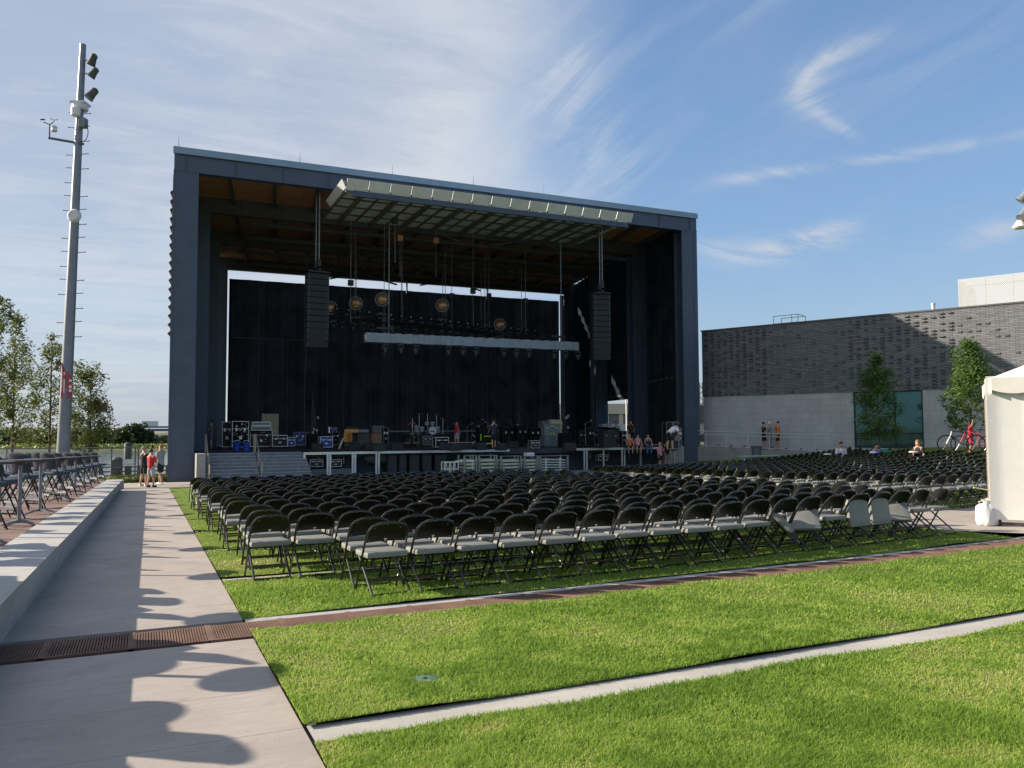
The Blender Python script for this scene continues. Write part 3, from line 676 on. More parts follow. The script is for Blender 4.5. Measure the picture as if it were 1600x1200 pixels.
for k, X in enumerate((1.25, 7.4, 12.6, 17.6, 22.3, 27.9, 33.4)):
    q = MB(); q.tube([(X, 44.5, 16.07), (X, 44.5, 16.75)], [.02, .008], 5); q.lathe([(.06, 16.07), (.03, 16.12)], 8, (X, 44.5, 0)); q.build('lightning_rod', m_galv, stg)
def wallquad(q, a, b, z0, z1, th):
    d = (Vector((b[0], b[1], 0))-Vector((a[0], a[1], 0))).normalized(); nrm = Vector((d.y, -d.x, 0))*th
    q.prism([(a[0], a[1], z0), (b[0], b[1], z0), (b[0], b[1], z1), (a[0], a[1], z1)], nrm)
q = MB(); wallquad(q, (1.22, 45.2), (4.6, 69.0), GB, 15.78, .08); q.build('left_wall', m_steel_d, stg)
q = MB()
for k in range(17):
    z = 6.6+k*.46; q.prism([(1.02, 44.9, z), (.90, 44.9, z-.10), (.90, 44.9, z-.07), (1.02, 44.9, z+.05)], (.9, 8, 0))
q.build('louvres', mat('louvre_brown', (.16, .10, .07), .6, 0, .2, 3), stg)
q = MB()
for i in range(3):                                                    # side curtains hung between the right columns, one opening low between two of them
    a, b = RIGHT[i], RIGHT[i+1]; ax, bx = a[0]+1.3, b[0]+1.3
    n = 26; zlo = {0: FZ, 1: 3.95, 2: FZ}[i]
    for k in range(n):
        u0, u1 = k/n, (k+1)/n; f0 = .12*math.sin(k*1.9)+.06*math.sin(k*4.1); f1 = .12*math.sin((k+1)*1.9)+.06*math.sin((k+1)*4.1)
        q.poly([(ax+(bx-ax)*u0+f0, a[1]+.9+(b[1]-a[1]-.9)*u0, zlo), (ax+(bx-ax)*u1+f1, a[1]+.9+(b[1]-a[1]-.9)*u1, zlo), (ax+(bx-ax)*u1+f1, a[1]+.9+(b[1]-a[1]-.9)*u1, 15.9), (ax+(bx-ax)*u0+f0, a[1]+.9+(b[1]-a[1]-.9)*u0, 15.9)])
bmesh.ops.solidify(q.bm, geom=q.bm.faces[:], thickness=.03) ; q.build('side_curtain', m_curtain, stg)
q = MB(); n = 30                                                      # the gathered curtain below the first bay rail
for k in range(n):
    u0, u1 = k/n, (k+1)/n
    def cp(u, top):
        Y = 46.0+(51.4-46.0)*u; X = 34.2+(Y-46)*.16; zl = FZ+.15; zt = 5.15
        if top: return (X+.05*math.sin(u*60), Y, zt)
        return (X+.10*math.sin(u*50)-.2*(1-u), Y+1.2*(1-u), zl+(1-u)**2*.6)
    q.poly([cp(u0, 0), cp(u1, 0), cp(u1, 1), cp(u0, 1)])
bmesh.ops.solidify(q.bm, geom=q.bm.faces[:], thickness=.03); q.build('side_curtain', mat('grey_black_scrim', (.03, .034, .04), .8, 0, .2, 2, .5, 5), stg)
q = MB(); q.bar((33.9, 45.2, 5.3), (34.9, 51.9, 5.1), .12, .16); q.bar((34.9, 52.9, 4.35), (36.5, 60.5, 4.25), .12, .16); q.build('curtain_rail', m_steel_d, stg)
# floor, plinth and the two flights of steps
q = MB(); q.prism([(2.3, 44.9, FZ-.02), (34.0, 44.9, FZ-.02), (38.4, 71, FZ-.02), (3.5, 71, FZ-.02)], (0, 0, -.3)); q.build('stage_floor', mat('black_stage_floor', (.035, .04, .048), .6, 0, .25, .8), stg)
q = MB(); q.b2(7.9, 33.2, 45.3, 45.5, GB, FZ-.33); q.build('plinth', m_wallc, stg)
q = MB(); q.b2(2.26, 2.68, 42.3, 45.6, GB, FZ+.02, .02); q.build('plinth', m_wallc, stg); q = MB(); q.b2(31.1, 32.5, 44.3, 45.6, GB, FZ+.0, .02); q.build('plinth', m_wallc, stg)
def stairs(x0, x1):
    s = thing('stone_steps', '', 'steps'); q = MB(); n = 9; y1 = 44.88
    for k in range(n):
        zt = FZ-.02-k*.158; q.b2(x0, x1, y1-(k+1)*.31, y1-k*.31-.001, GB, zt, .012)
    q.build('treads', m_stairs, s)
    for k in range(n): zt = FZ-.02-k*.158; q = MB(); q.b2(x0+.01, x1-.01, y1-(k+1)*.31-.004, y1-(k+1)*.31+.05, zt-.03, zt+.004); q.build('lit_nosing', mat('painted_edge_light', (.30, .33, .37), .85, 0, .25, 5), s)  # paler strips colour in the light that would pick out each tread edge
    return s
s1 = stairs(2.70, 5.28); s1['label'] = 'left flight of blue-grey concrete steps beside the left steel column'; s1['group'] = 'flights of steps up to the stage'
s2 = stairs(5.32, 7.85); s2['label'] = 'right flight of blue-grey concrete steps next to the metal deck'; s2['group'] = 'flights of steps up to the stage'
def handrail(x, lab):
    t = thing('handrail', lab, 'handrail', (0, 0, 0), 0, 'handrails of the stage steps'); q = MB()
    q.tube([(x, 45.6, FZ+.95), (x, 44.9, FZ+.95), (x, 42.3, GB+1.02), (x, 41.9, GB+1.0), (x, 41.85, GB+.55)], .028, 8); q.build('rail', m_beige_rail, t, True)
    for yy, zz in ((45.5, FZ), (44.8, FZ-.02), (43.5, FZ-.8), (42.2, GB)):
        q = MB(); q.tube([(x, yy, zz), (x, yy, (FZ+.95) if yy > 44 else GB+1.02+(yy-42.3)*.52)], .035, 8); q.build('post', m_beige_rail, t, True)
    return t
m_beige_rail = mat('beige_rail', (.34, .31, .25), .5, .2, .1, 3)
handrail(2.84, 'beige handrail up the left side of the left steps'); handrail(5.3, 'beige handrail between the two flights of steps')

# black backdrop with pale seams
bd = thing('backdrop', 'huge black cloth backdrop hanging at the back of the stage', 'backdrop'); YB = 70.6
q = MB(); n = 96; X0, X1 = 6.08, 36.99
for k in range(n):
    a, b = X0+(X1-X0)*k/n, X0+(X1-X0)*(k+1)/n; ya = YB+.05*math.sin(k*.9)+.03*math.sin(k*2.3); yb = YB+.05*math.sin((k+1)*.9)+.03*math.sin((k+1)*2.3)
    q.poly([(a, ya, FZ), (b, yb, FZ), (b, yb, 14.2), (a, ya, 14.2)])
bmesh.ops.solidify(q.bm, geom=q.bm.faces[:], thickness=.03); q.build('cloth', m_curtain, bd)
for k in range(12):
    X = X0+2.4*(k+1); q = MB(); q.b2(X-.02, X+.02, YB-.13, YB-.10, FZ, 14.0); q.build('seam', mat('seam_grey', (.13, .145, .16), .8), bd)
q = MB(); q.b2(X0+.2, X0+16, YB-.16, YB-.13, 9.25, 9.31); q.build('seam', mat('seam_grey', (.13, .145, .16), .8), bd)
for X in (14.2, 21.3, 29.2):
    q = MB(); q.tube([(X, YB-.35, FZ), (X, YB-.35, 15.2)], .08, 8); q.build('pipe', m_steel_d, bd, True)

# ------------------------------------------------------------------ light shelf hung in front of the roof beam
cn = thing('light_shelf', 'pale panelled light shelf with glass underside hanging below the roof edge', 'canopy')
CX0, CX1, CY0, CY1, CZ_ = 9.15, 26.5, 41.0, 45.8, 13.95
q = MB(); q.b2(CX0+.35, CX1-.2, CY0+.1, CY0+.25, CZ_-.28, CZ_+.02); q.build('front_beam', m_steel, cn)
npan = 15; pw = (CX1-CX0)/npan
for k in range(npan):
    q = MB(); a = CX0+k*pw+.03; q.prism([(a, CY0+.02, CZ_+.03), (a+pw-.06, CY0+.02, CZ_+.03), (a+pw-.06, CY0-.26, CZ_+.50), (a, CY0-.26, CZ_+.50)], (0, .05, .02)); q.build('panel', m_lgrey, cn)
    q = MB(); q.bar((a, CY0-.02, CZ_+.02), (a, CY0+.38, CZ_+.55), .04, .04); q.tube([(a-.0, CY0-.03, CZ_-.10), (a, CY0-.14, CZ_-.02), (a, CY0-.1, CZ_+.1)], .022, 5); q.build('bracket', m_steel_d, cn)
q = MB(); q.prism([(CX0, CY0, CZ_+.06), (CX0, CY1-.9, CZ_+.06), (CX0-.25, CY1-.9, CZ_+.38), (CX0-.25, CY0-.2, CZ_+.45)], (.03, 0, 0)); q.build('end_panel', m_lgrey, cn)
m_glass = mat('sky_paled_panel', (.74, .80, .86), .18, .2, .15, 1.5, spec=.8)  # pale base colour stands in for sky reflected in the glass
for k in range(9):
    a = CX0+.1+k*(CX1-CX0-.2)/9; q = MB(); q.b2(a+.04, a+(CX1-CX0-.2)/9-.04, CY0+.3, CY1+1.6, CZ_+.06, CZ_+.09); q.build('glass_panel', m_glass, cn)
    q = MB(); q.bar((a+.9, CY0+.26, CZ_-.06), (a+.9, CY1+1.7, CZ_-.12), .14, .26); q.build('strut', m_steel_d, cn)
    q = MB(); q.bar((a, CY0+.26, CZ_+.0), (a, CY1+1.6, CZ_), .07, .1); q.build('rib', m_steel_d, cn)
for yy in (CY0+1.8, CY0+3.4, CY1+.2):
    q = MB(); q.b2(CX0+.1, CX1-.1, yy-.04, yy+.04, CZ_-.02, CZ_+.05); q.build('cross_rail', m_steel_d, cn)
for X in (CX0+.5, CX0+6, CX0+11.5, CX1-.5):
    q = MB(); q.tube([(X, CY0+.2, CZ_), (X, 44.2, 15.5)], .03, 6); q.build('hanger', m_steel_d, cn)

# ------------------------------------------------------------------ loudspeaker arrays
m_cab = mat('speaker_cloth', (.018, .022, .028), .75, 0, .15, 6); m_cabs = mat('speaker_side', (.026, .033, .042), .6, 0, .1, 3)
def array(name, px, pytop, pybot, d, yaw, w, lab):
    top = at(px, pytop, d); bot = at(px, pybot, d); H = top.z-bot.z; n = 12; h = H/n*1.01
    t = thing('speaker_array', lab, 'speakers', (top.x, top.y, 0), yaw, 'line arrays hung at the sides of the stage'); z = top.z; yy = 0; ang = 0
    for k in range(n):
        ang = 0 if k < 7 else (k-6)*2.4
        q = MB(); ca = math.cos(R(ang)); q.box((0, yy, z-h/2), (w, .62, h*.93), Euler((R(ang), 0, 0)), .02); c = q.build('cabinet', m_cabs, t)
        q = MB(); q.box((0, yy-.318, z-h/2), (w*.80, .02, h*.86), Euler((R(ang), 0, 0)))
        q.build('grille', m_cab, c); z -= h*ca; yy += math.sin(R(ang))*h
    q = MB(); q.b2(-w*.5, w*.5, -.45, .35, top.z+.02, top.z+.10); q.b2(-.06, .06, -.5, .4, top.z+.101, top.z+.22); q.build('flying_frame', m_black, t)
    for yy in (-.35, .25):
        q = MB(); q.box((0, yy, top.z+.55), (.2, .2, .42), None, .04); q.build('hoist', m_black, t)
        q = MB(); q.tube([(0, yy, top.z+.7), (0, yy, 14.86)], .035, 6); q.build('chain', m_galv, t)
    q = MB(); q.tube([(-w*.4, .3, z), (-w*.42, .5, z-2.5), (-w*.35, .6, FZ+.1)], .03, 6); q.build('cable', m_black, t)
    return t
array('l', 495.5, 428, 541, 45.5, R(6), 1.22, 'tall black speaker array hanging left of the white-wrapped truss')
array('r', 939, 461, 561, 49.5, R(-16), 1.02, 'tall black speaker array hanging right of the white-wrapped truss')

# ------------------------------------------------------------------ wrapped truss with hanging lamps
def moving_light(parent_label, loc, s=1.0, m=None, grp=None):
    t = thing('stage_light', parent_label, 'stage light', loc, random.uniform(-.3, .3), grp); m = m or m_black
    q = MB(); q.b2(-.17*s, .17*s, -.12*s, .12*s, -.14*s, 0, .02); q.build('base', m, t)
    q = MB()
    for sx in (-1, 1): q.b2(sx*.15*s-.02, sx*.15*s+.02, -.05*s, .05*s, -.36*s, -.141*s)
    q.build('yoke', m, t)
    q = MB(); q.lathe([(.09*s, -.60*s), (.115*s, -.56*s), (.13*s, -.36*s), (.10*s, -.24*s), (.05*s, -.20*s)], 12); q.build('head', m, t, True); return t
tr = thing('wrapped_truss', 'horizontal truss wrapped in pale blue-white cloth above mid stage', 'truss')
A = at(571, 527, 45.6); Bx = A.x+13.55
q = MB(); n = 40
for k in range(n):
    a, b = A.x+(Bx-A.x)*k/n, A.x+(Bx-A.x)*(k+1)/n; w0 = .025*math.sin(k*1.7)
    q.b2(a, b-.001, A.y-.25+w0, A.y+.25, A.z-.27+w0*.6, A.z+.25+.02*math.sin(k*2.9))
q.build('cloth_wrap', mat('truss_cloth', (.22, .27, .32), .7, 0, .12, 3, .6, 6), tr)
q = MB(); q.b2(A.x-.05, Bx+.05, A.y-.18, A.y+.18, A.z-.15, A.z+.15); q.build('core', m_alu, tr)
for X in (A.x+1.35, Bx-1.1):
    q = MB(); q.tube([(X, A.y, A.z+.35), (X, A.y, 14.9)], .025, 6); q.build('chain', m_galv, tr)
    q = MB(); q.b2(X-.75, X+.25, A.y-.1, A.y+.1, A.z+.5, A.z+.62); q.b2(X+.15, X+.25, A.y-.05, A.y+.05, A.z+.27, A.z+.5); q.build('hoist', m_black, tr)
m_tl = mat('lamp_dark_blue', (.02, .028, .036), .5)
for i, px in enumerate((597, 618, 638, 683, 704, 723, 764, 783, 802, 842, 860, 880)):
    X = A.x+(px-571)/329*14.5; moving_light('dark stage light under the wrapped truss, %s from the left' % ORD[i], (X, A.y, A.z-.28), .95, m_tl, 'stage lights hung under the wrapped truss')

m_edged_l = mat('case_edge_dull', (.26, .27, .27), .5, .4, .1, 6)
# dark lighting truss running back over the stage, crowded with fixtures
A1 = at(515, 493, 51.8); B1 = at(842, 527, 64.0); dv = (B1-A1); L = dv.length; dn = dv.normalized(); sd = Vector((-dn.y, dn.x, 0))
def lattice_truss(name, lab, a, b, w=.45, m=None, chains=0):
    t = thing(name, lab, 'truss'); q = MB(); dv = b-a; L = dv.length; dn = dv.normalized(); s = Vector((-dn.y, dn.x, 0)).normalized()*w/2; u = Vector((0, 0, w/2))
    for c in (s+u, s-u, -s+u, -s-u): q.tube([a+c, b+c], .028, 5)
    n = int(L/.6)
    for k in range(n):
        p, r = a+dn*(L*k/n), a+dn*(L*(k+1)/n)
        for c1, c2 in ((s+u, s-u), (-s+u, -s-u), (s+u, -s+u), (s-u, -s-u)): q.tube([p+c1, r+c2] if k % 2 else [p+c2, r+c1], .014, 4, False)
    q.build('lattice', m or m_black, t)
    for k in range(chains):
        p = a+dn*(L*(k+.5)/chains); q = MB(); q.tube([p+u, (p.x, p.y, 14.9)], .022, 5); q.build('chain', m_galv, t); q = MB(); q.box((p.x, p.y, p.z+1.0), (.22, .22, .45), None, .03); q.build('hoist', m_black, t)
    return t
lattice_truss('lighting_truss', 'black lattice truss crowded with lights running back over the stage', A1, B1, .5, m_black, 5)
lattice_truss('lighting_truss', 'black lattice truss of small fixtures behind the crowded one', A1+Vector((1.5, 6.5, .6)), B1+Vector((-1.0, 5.6, .6)), .5, m_black, 4)
rl = random.Random(11)
for i in range(26):
    p = A1+dn*(L*(i+.4)/26)+sd*rl.uniform(-.25, .25); moving_light('black stage light on the crowded dark truss, %s from the left' % ORD[i], (p.x, p.y, p.z-.26), rl.uniform(.8, 1.15), m_black, 'stage lights along the crowded dark truss')
rl = random.Random(23)
for i in range(22):
    p = A1+dn*(L*(i+.5)/22)+Vector((.1, .35, .30)); t = thing('stage_light', 'small upright dark fixture on top of the crowded truss, %s from the left' % ORD[i], 'stage light', (p.x, p.y, p.z), rl.uniform(-.5, .5), 'upright fixtures on the crowded dark truss')
    q = MB(); q.lathe([(.10, 0), (.12, .12), (.12, .34), (.08, .42)], 10); q.build('head', m_matt, t, True)
    q = MB(); q.lathe([(.085, .0), (.06, .03)], 10, (0, -.125, .22), Matrix.Rotation(R(90), 3, 'X')); q.build('lens', m_edged_l, t, True); q = MB(); q.b2(-.16, .16, -.03, .03, -.1, -.001); q.build('clamp', m_edged_l, t)
m_lens = mat('amber_lens', (.30, .17, .06), .15, .2, .3, 6, spec=.8)
for i, (px, py, d) in enumerate(((517, 481, 53), (556, 474, 52), (597, 468, 51), (691, 477, 54), (781, 507, 60))):
    p = at(px, py, d); t = thing('round_stage_lamp', 'round amber stage lamp above the dark truss, %s from the left' % ORD[i], 'stage lamp', p, R(-20), 'round amber lamps above the dark truss')
    rr = .42; rot = Matrix.Rotation(R(100), 3, 'X')
    q = MB(); q.tube([(rr*math.cos(a*math.pi/12), 0, rr*math.sin(a*math.pi/12)) for a in range(24)], .035, 6, False, True); q.build('hoop', m_galv, t, True)
    q = MB(); q.lathe([(.10, .35), (.25, .2), (.36, .0), (.36, -.04)], 24, (0, 0, 0), Matrix.Rotation(R(-90), 3, 'X')); q.build('housing', m_black, t, True)
    q = MB(); q.lathe([(.33, 0), (.28, .05), (.1, .08)], 24, (0, -.04, 0), Matrix.Rotation(R(90), 3, 'X')); q.build('lens', m_lens, t, True)
    q = MB(); q.tube([(-.25, 0, -.36), (-.2, 0, -.9)], .03, 5); q.tube([(.25, 0, -.36), (.2, 0, -.9)], .03, 5); q.b2(-.35, .35, -.06, .06, -.98, -.9); q.build('stand', m_black, t)
for i, (px, py, d) in enumerate(((548, 442, 50), (617, 345, 46), (739, 455, 55), (821, 470, 58), (625, 372, 50), (681, 376, 52), (600, 500, 52), (764, 462, 60), (706, 462, 58))):
    p = at(px, py, d); t = thing('chain_hoist', 'small chain hoist hanging from the stage roof, %s in the cluster' % ORD[i], 'hoist', p, 0, 'chain hoists under the stage roof')
    q = MB(); q.box((0, 0, 0), (.34, .24, .36), None, .04); q.build('motor', m_wood if i in (4, 5) else m_black, t); q = MB(); q.tube([(0, 0, .18), (0, 0, 15.6-p.z)], .02, 5); q.tube([(0, 0, -.18), (0.02, 0, -2.4)], .015, 5); q.build('chain', m_galv, t)

# ------------------------------------------------------------------ people
m_skin = mat('skin', (.48, .27, .18), .55, 0, .08, 20); m_skin2 = mat('skin_tan', (.36, .19, .12), .55, 0, .08, 20)
m_hair = {k: mat('hair_'+k, c, .7, 0, .25, 30) for k, c in dict(dark=(.02, .013, .01), grey=(.25, .23, .21), red=(.30, .11, .04), blond=(.45, .30, .13)).items()}
def cloth(k, c): return mat('cloth_'+k, c, .85, 0, .12, 9, .25, 40)
CL = {k: cloth(k, c) for k, c in dict(black=(.014, .014, .017), red=(.52, .025, .03), grey=(.24, .27, .31), lgrey=(.40, .41, .42), white=(.70, .70, .72), navy=(.02, .035, .06), olive=(.09, .10, .085), orange=(.68, .15, .04), khaki=(.22, .21, .18), blue=(.02, .10, .55), pink=(.62, .30, .38), jeans=(.06, .12, .25), crimson=(.50, .02, .06)).items()}
def skinmesh(name, V, E, rad, m, parent, sub=1, roots=(0,)):
    me = bpy.data.meshes.new(name); me.from_pydata([tuple(v) for v in V], E, []); o = bpy.data.objects.new(name, me); COL.objects.link(o); o.parent = parent
    o.modifiers.new('skin', 'SKIN'); sv = me.skin_vertices[0].data
    for i, r in enumerate(rad): sv[i].radius = (r, r) if not isinstance(r, tuple) else r; sv[i].use_root = i in roots
    s = o.modifiers.new('sub', 'SUBSURF'); s.levels = sub; s.render_levels = sub; me.materials.append(m); o.modifiers['skin'].use_smooth_shade = True; return o
def person(label, loc, face, H=1.75, pose='stand', arms=('down', 'down'), shirt='black', legs='black', hair='dark', long_legs=False, shoes='white', skin=None, bald=False, sleeveless=False, lean=0.0, longhair=False, cap=None, group=None, heads=None):
    """stands at loc facing azimuth `face` (clockwise from +Y)"""
    t = thing('person', label, 'person', loc, -R(face), group); s = H/1.75; sk = skin or m_skin
    seat = pose == 'sit'; hipz = .92 if not seat else .50
    def tr(p):                                        # torso lean about the hips
        v = Vector(p)-Vector((0, 0, .95)); v.rotate(Euler((-lean, 0, 0))); v += Vector((0, 0, .95+hipz-.92)); return v*s
    V = []; E = []; Rr = []
    def add(p, r, par=None, raw=False):
        V.append(Vector(p)*s if raw else tr(p)); Rr.append(tuple(x*s for x in r) if isinstance(r, tuple) else r*s)
        if par is not None: E.append((par, len(V)-1))
        return len(V)-1
    pel = add((0, 0, .95), .125); bel = add((0, .0, 1.10), .125, pel); che = add((0, .01, 1.27), .14, bel); uch = add((0, 0, 1.40), .12, che)
    nk = add((0, .0, 1.50), .052, uch); jaw = add((0, .02, 1.565), .062, nk); cr = add((0, .008, 1.66), .082, jaw); tp = add((0, .0, 1.725), .058, cr)
    nose = add((0, .105, 1.61), .012, jaw)
    sh = {}; hands = []
    ARM = {'down': ((.24, -.01, 1.13), (.26, .06, .88)), 'fwd': ((.23, .04, 1.15), (.12, .27, 1.14)), 'chin': ((.22, .14, 1.14), (.05, .16, 1.45)), 'up': ((.30, .12, 1.58), (.09, .14, 1.78)),
           'out': ((.42, .05, 1.36), (.66, .10, 1.30)), 'hip': ((.34, -.06, 1.16), (.20, .08, .98)), 'reach': ((.24, .18, 1.28), (.20, .42, 1.20)), 'lap': ((.23, .06, 1.14), (.13, .27, 1.02)), 'prop': ((.24, .02, 1.16), (.27, .10, .95)), 'low': ((.22, .10, 1.17), (.18, .28, 1.02))}
    for sx, an in ((-1, arms[0]), (1, arms[1])):
        a = add((sx*.165, 0, 1.40), .068, uch); e_, w_ = ARM[an]; el_ = add((sx*e_[0], e_[1], e_[2]), .045, a); wr = add((sx*w_[0], w_[1], w_[2]), .030, el_)
        sh[sx] = (a, el_, wr); dir_ = (Vector(V[wr])-Vector(V[el_])).normalized(); hp = V[wr]+dir_*.07*s
        V.append(hp); Rr.append(.034*s); E.append((wr, len(V)-1)); hands.append((hp, dir_, sx))
    kn = {}
    for sx in (-1, 1):
        if seat:
            h = add((sx*.09, 0, .50), .09, pel, True); k = add((sx*.13, .44, .50), .060, h, True); c_ = add((sx*.13, .45, .27), .052, k, True); an = add((sx*.13, .44, .08), .036, c_, True); f_ = add((sx*.14, .60, .035), .036, an, True)
        else:
            st = .06*sx*(1 if pose == 'stand' else 3)
            h = add((sx*.09, 0, .88), .092, pel, True); k = add((sx*.11, .03+st*.4, .50), .060, h, True); c_ = add((sx*.115, .0+st*.8, .33), .054, k, True); an = add((sx*.12, -.02+st, .09), .037, c_, True); f_ = add((sx*.14, .13+st, .035), .036, an, True)
        kn[sx] = (h, k, c_, an, f_)
    skinmesh('body', V, E, Rr, sk, t, 1)
    hb = MB()                                          # fingers and thumbs, ears
    for hp, d, sx in hands:
        side = d.cross(Vector((0, 0, 1))); side = side.normalized() if side.length > .1 else Vector((1, 0, 0)); curl = Vector((0, .35, -.3))
        for k in range(4):
            b = hp+d*.02*s+side*(k-1.5)*.019*s; l = (.062, .075, .070, .055)[k]*s; m_ = b+d*l*.6; hb.tube([b, m_, m_+(d*.6+curl).normalized()*l*.5], [.009*s, .0085*s, .006*s], 5)
        b = hp-side*.03*s*sx; hb.tube([b, b-side*.025*s*sx+d*.025*s, b-side*.028*s*sx+d*.055*s], [.011*s, .010*s, .007*s], 5)
    for sx in (-1, 1): e = tr((sx*.082, -.005, 1.62)); hb.ball(e, .022*s, (.4, .8, 1.2), 1)
    for sx in (-1, 1): pass
    hb.build('fingers_and_ears', sk, t, True)
    def loft(q, rings, seg=14):                        # rings: centre, rx, ry, axis frame (u, v)
        prev = None
        for (c, rx_, ry_, u_, v_) in rings:
            cur = [q.bm.verts.new(c+u_*(rx_*math.cos(k*2*math.pi/seg))+v_*(ry_*math.sin(k*2*math.pi/seg))) for k in range(seg)]
            if prev:
                for k in range(seg): q.bm.faces.new((prev[k], prev[(k+1) % seg], cur[(k+1) % seg], cur[k]))
            else: q.bm.faces.new(cur[::-1])
            prev = cur
        q.bm.faces.new(prev)
    ux = Vector((1, 0, 0)); vy = (tr((0, 1, .95))-tr((0, 0, .95))).normalized(); q = MB()
    prof = [(.86, .165, .125), (.93, .170, .130), (1.02, .168, .125), (1.12, .172, .125), (1.24, .185, .130), (1.34, .195, .128), (1.40, .190, .115), (1.445, .14, .09), (1.475, .075, .068)]
    if seat: prof = prof[1:]
    if sleeveless: prof = [(z_, min(a_, .165), b_) for z_, a_, b_ in prof[:-3]]+[(1.41, .12, .09)]
    loft(q, [(tr((0, .0, z_)), a_*s*.93, b_*s, ux, vy) for z_, a_, b_ in prof])
    for sx in (-1, 1):
        a, e_, w_ = sh[sx]
        if not sleeveless: q.tube([V[a]+Vector((-sx*.04*s, 0, .0)), V[a]+Vector((sx*.005*s, 0, -.005*s)), V[a].lerp(V[e_], .4), V[a].lerp(V[e_], .78)], [.062*s, .078*s, .074*s, .070*s], 10)
    q.build('shirt', CL[shirt], t, True)
    q = MB(); vz = Vector((0, 1, 0))
    loft(q, [(V[pel]+Vector((0, 0, d_*s)), rx_*s, ry_*s, ux, vz) for d_, rx_, ry_ in ((-.13, .13, .10), (-.08, .168, .122), (0, .162, .120), (.05, .150, .112))])
    for sx in (-1, 1):
        h, k, c_, an, f_ = kn[sx]; top = V[h]+Vector((0, 0, .02*s)); mid = V[h].lerp(V[k], .45)
        if long_legs: q.tube([top, mid, V[k], V[c_], V[an]+Vector((0, 0, -.02*s))], [.098*s, .095*s, .078*s, .070*s, .064*s], 12)
        else: q.tube([top, mid, V[h].lerp(V[k], .86)], [.098*s, .100*s, .098*s], 12)
    q.build('trousers' if long_legs else 'shorts', CL[legs], t, True)
    for sx in (-1, 1):
        an, f_ = V[kn[sx][3]], V[kn[sx][4]]; q = MB(); q.tube([Vector((an.x, an.y-.05*s, .045*s)), Vector((an.x, an.y+.03*s, .045*s)), Vector((f_.x, f_.y+.02*s, .035*s))], [.040*s, .050*s, .042*s], 8); q.build('shoe', CL[shoes] if shoes in CL else CL['white'], t, True)
    hm = m_hair[hair] if cap is None else CL[cap]
    if not bald:
        q = MB(); c = tr((0, -.018, 1.675)); q.ball(c, .098*s, (.95, 1.02, .95), 2)
        for v in list(q.bm.verts):
            if v.co.z < c.z-.012*s and v.co.y > c.y+.01*s: v.co.y = c.y+.01*s
            if not longhair and v.co.z < c.z-.05*s: v.co.z = c.z-.05*s
            elif longhair and v.co.z < c.z-.02*s: v.co.z -= .14*s; v.co.y = min(v.co.y, c.y-.01*s)
        q.build('hair' if cap is None else 'cap', hm, t, True)
    return t

# the three by the path end
pz = lambda X, Y: gz(X, Y)+.01
def gp(px, py):                                        # photo pixel on the sloping lawn plane
    r = ray(px, py); t = -CZ/(r.z+.0235*r.y); return CAM+r*t
p = gp(224, 760); person('man in black shirt and black shorts, left of the three at the path end', (p.x, p.y, pz(p.x, p.y)), 60, 1.76, 'stand', ('down', 'low'), 'black', 'black', 'grey', shoes='white')
p = gp(235.5, 761.5); person('man in red T-shirt and grey shorts holding something at the path end', (p.x, p.y, pz(p.x, p.y)), 50, 1.63, 'stand', ('fwd', 'fwd'), 'red', 'lgrey', 'dark', shoes='black')
p = gp(250.5, 757.5); person('red-haired man in grey T-shirt with hand at chin beside the column', (p.x, p.y, pz(p.x, p.y)), -45, 1.86, 'stride', ('down', 'chin'), 'grey', 'black', 'red')

def st(px, yb): yb = max(yb, 695.5); p = on_z(px, yb, FZ); return p, (p-CAM).dot(fw)/FPX    # place on the stage floor and metres per photo pixel
# people on and by the stage
p, k = st(330, 703); person('stagehand in olive clothes and dark cap at the far left of the stage', p, -60, 1.78, 'stand', ('fwd', 'fwd'), 'olive', 'olive', 'dark', cap='black', shoes='black')
p, k = st(644, 693); person('person in black T-shirt raising both hands to the head behind a bench', p, 190, 1.72, 'stand', ('up', 'up'), 'black', 'khaki', 'dark', shoes='black')
p, k = st(713.5, 699); person('bearded man in red T-shirt and pale shorts standing mid stage', p, 80, 1.75, 'stand', ('low', 'down'), 'red', 'lgrey', 'dark', shoes='black')
p, k = st(771.5, 702); person('man in dark blue T-shirt and shorts seen from behind at centre stage', p, -8, 1.76, 'stand', ('low', 'low'), 'navy', 'black', 'dark', shoes='black', cap='black')
p, k = st(963, 690); person('person in grey behind the mixing desk, left of the opening', p, 200, 1.7, 'stand', ('low', 'low'), 'grey', 'black', 'dark', shoes='black')
p, k = st(986, 693); person('man in black T-shirt standing in the bright opening at stage right', p, 210, 1.78, 'stand', ('low', 'down'), 'black', 'black', 'dark', shoes='black', cap='black')
p, k = st(939, 698); person('stagehand in black crouched over the left end of the mixing desk', p, 120, 1.7, 'stand', ('low', 'low'), 'black', 'black', 'dark', lean=.5, shoes='black')
for (px, pyk, shd, lg, lab, hr, sl, lh) in ((984, 704.5, 'orange', 'black', 'blonde woman in orange tank top sitting on the metal deck edge', 'blond', True, True), (997, 704.5, 'pink', 'black', 'woman in pink top sitting on the deck edge beside the orange one', 'dark', True, True), (1013, 704.5, 'black', 'jeans', 'person in black tank top and jeans sitting on the deck edge', 'dark', True, False)):
    p = on_y(px, 704, 44.25); p = Vector((p.x, 44.25, FZ-.46)); person(lab, p, 205, 1.70, 'sit', ('prop', 'lap'), shd, lg, hr, lg == 'jeans', 'black', sleeveless=sl, longhair=lh, lean=-.15)
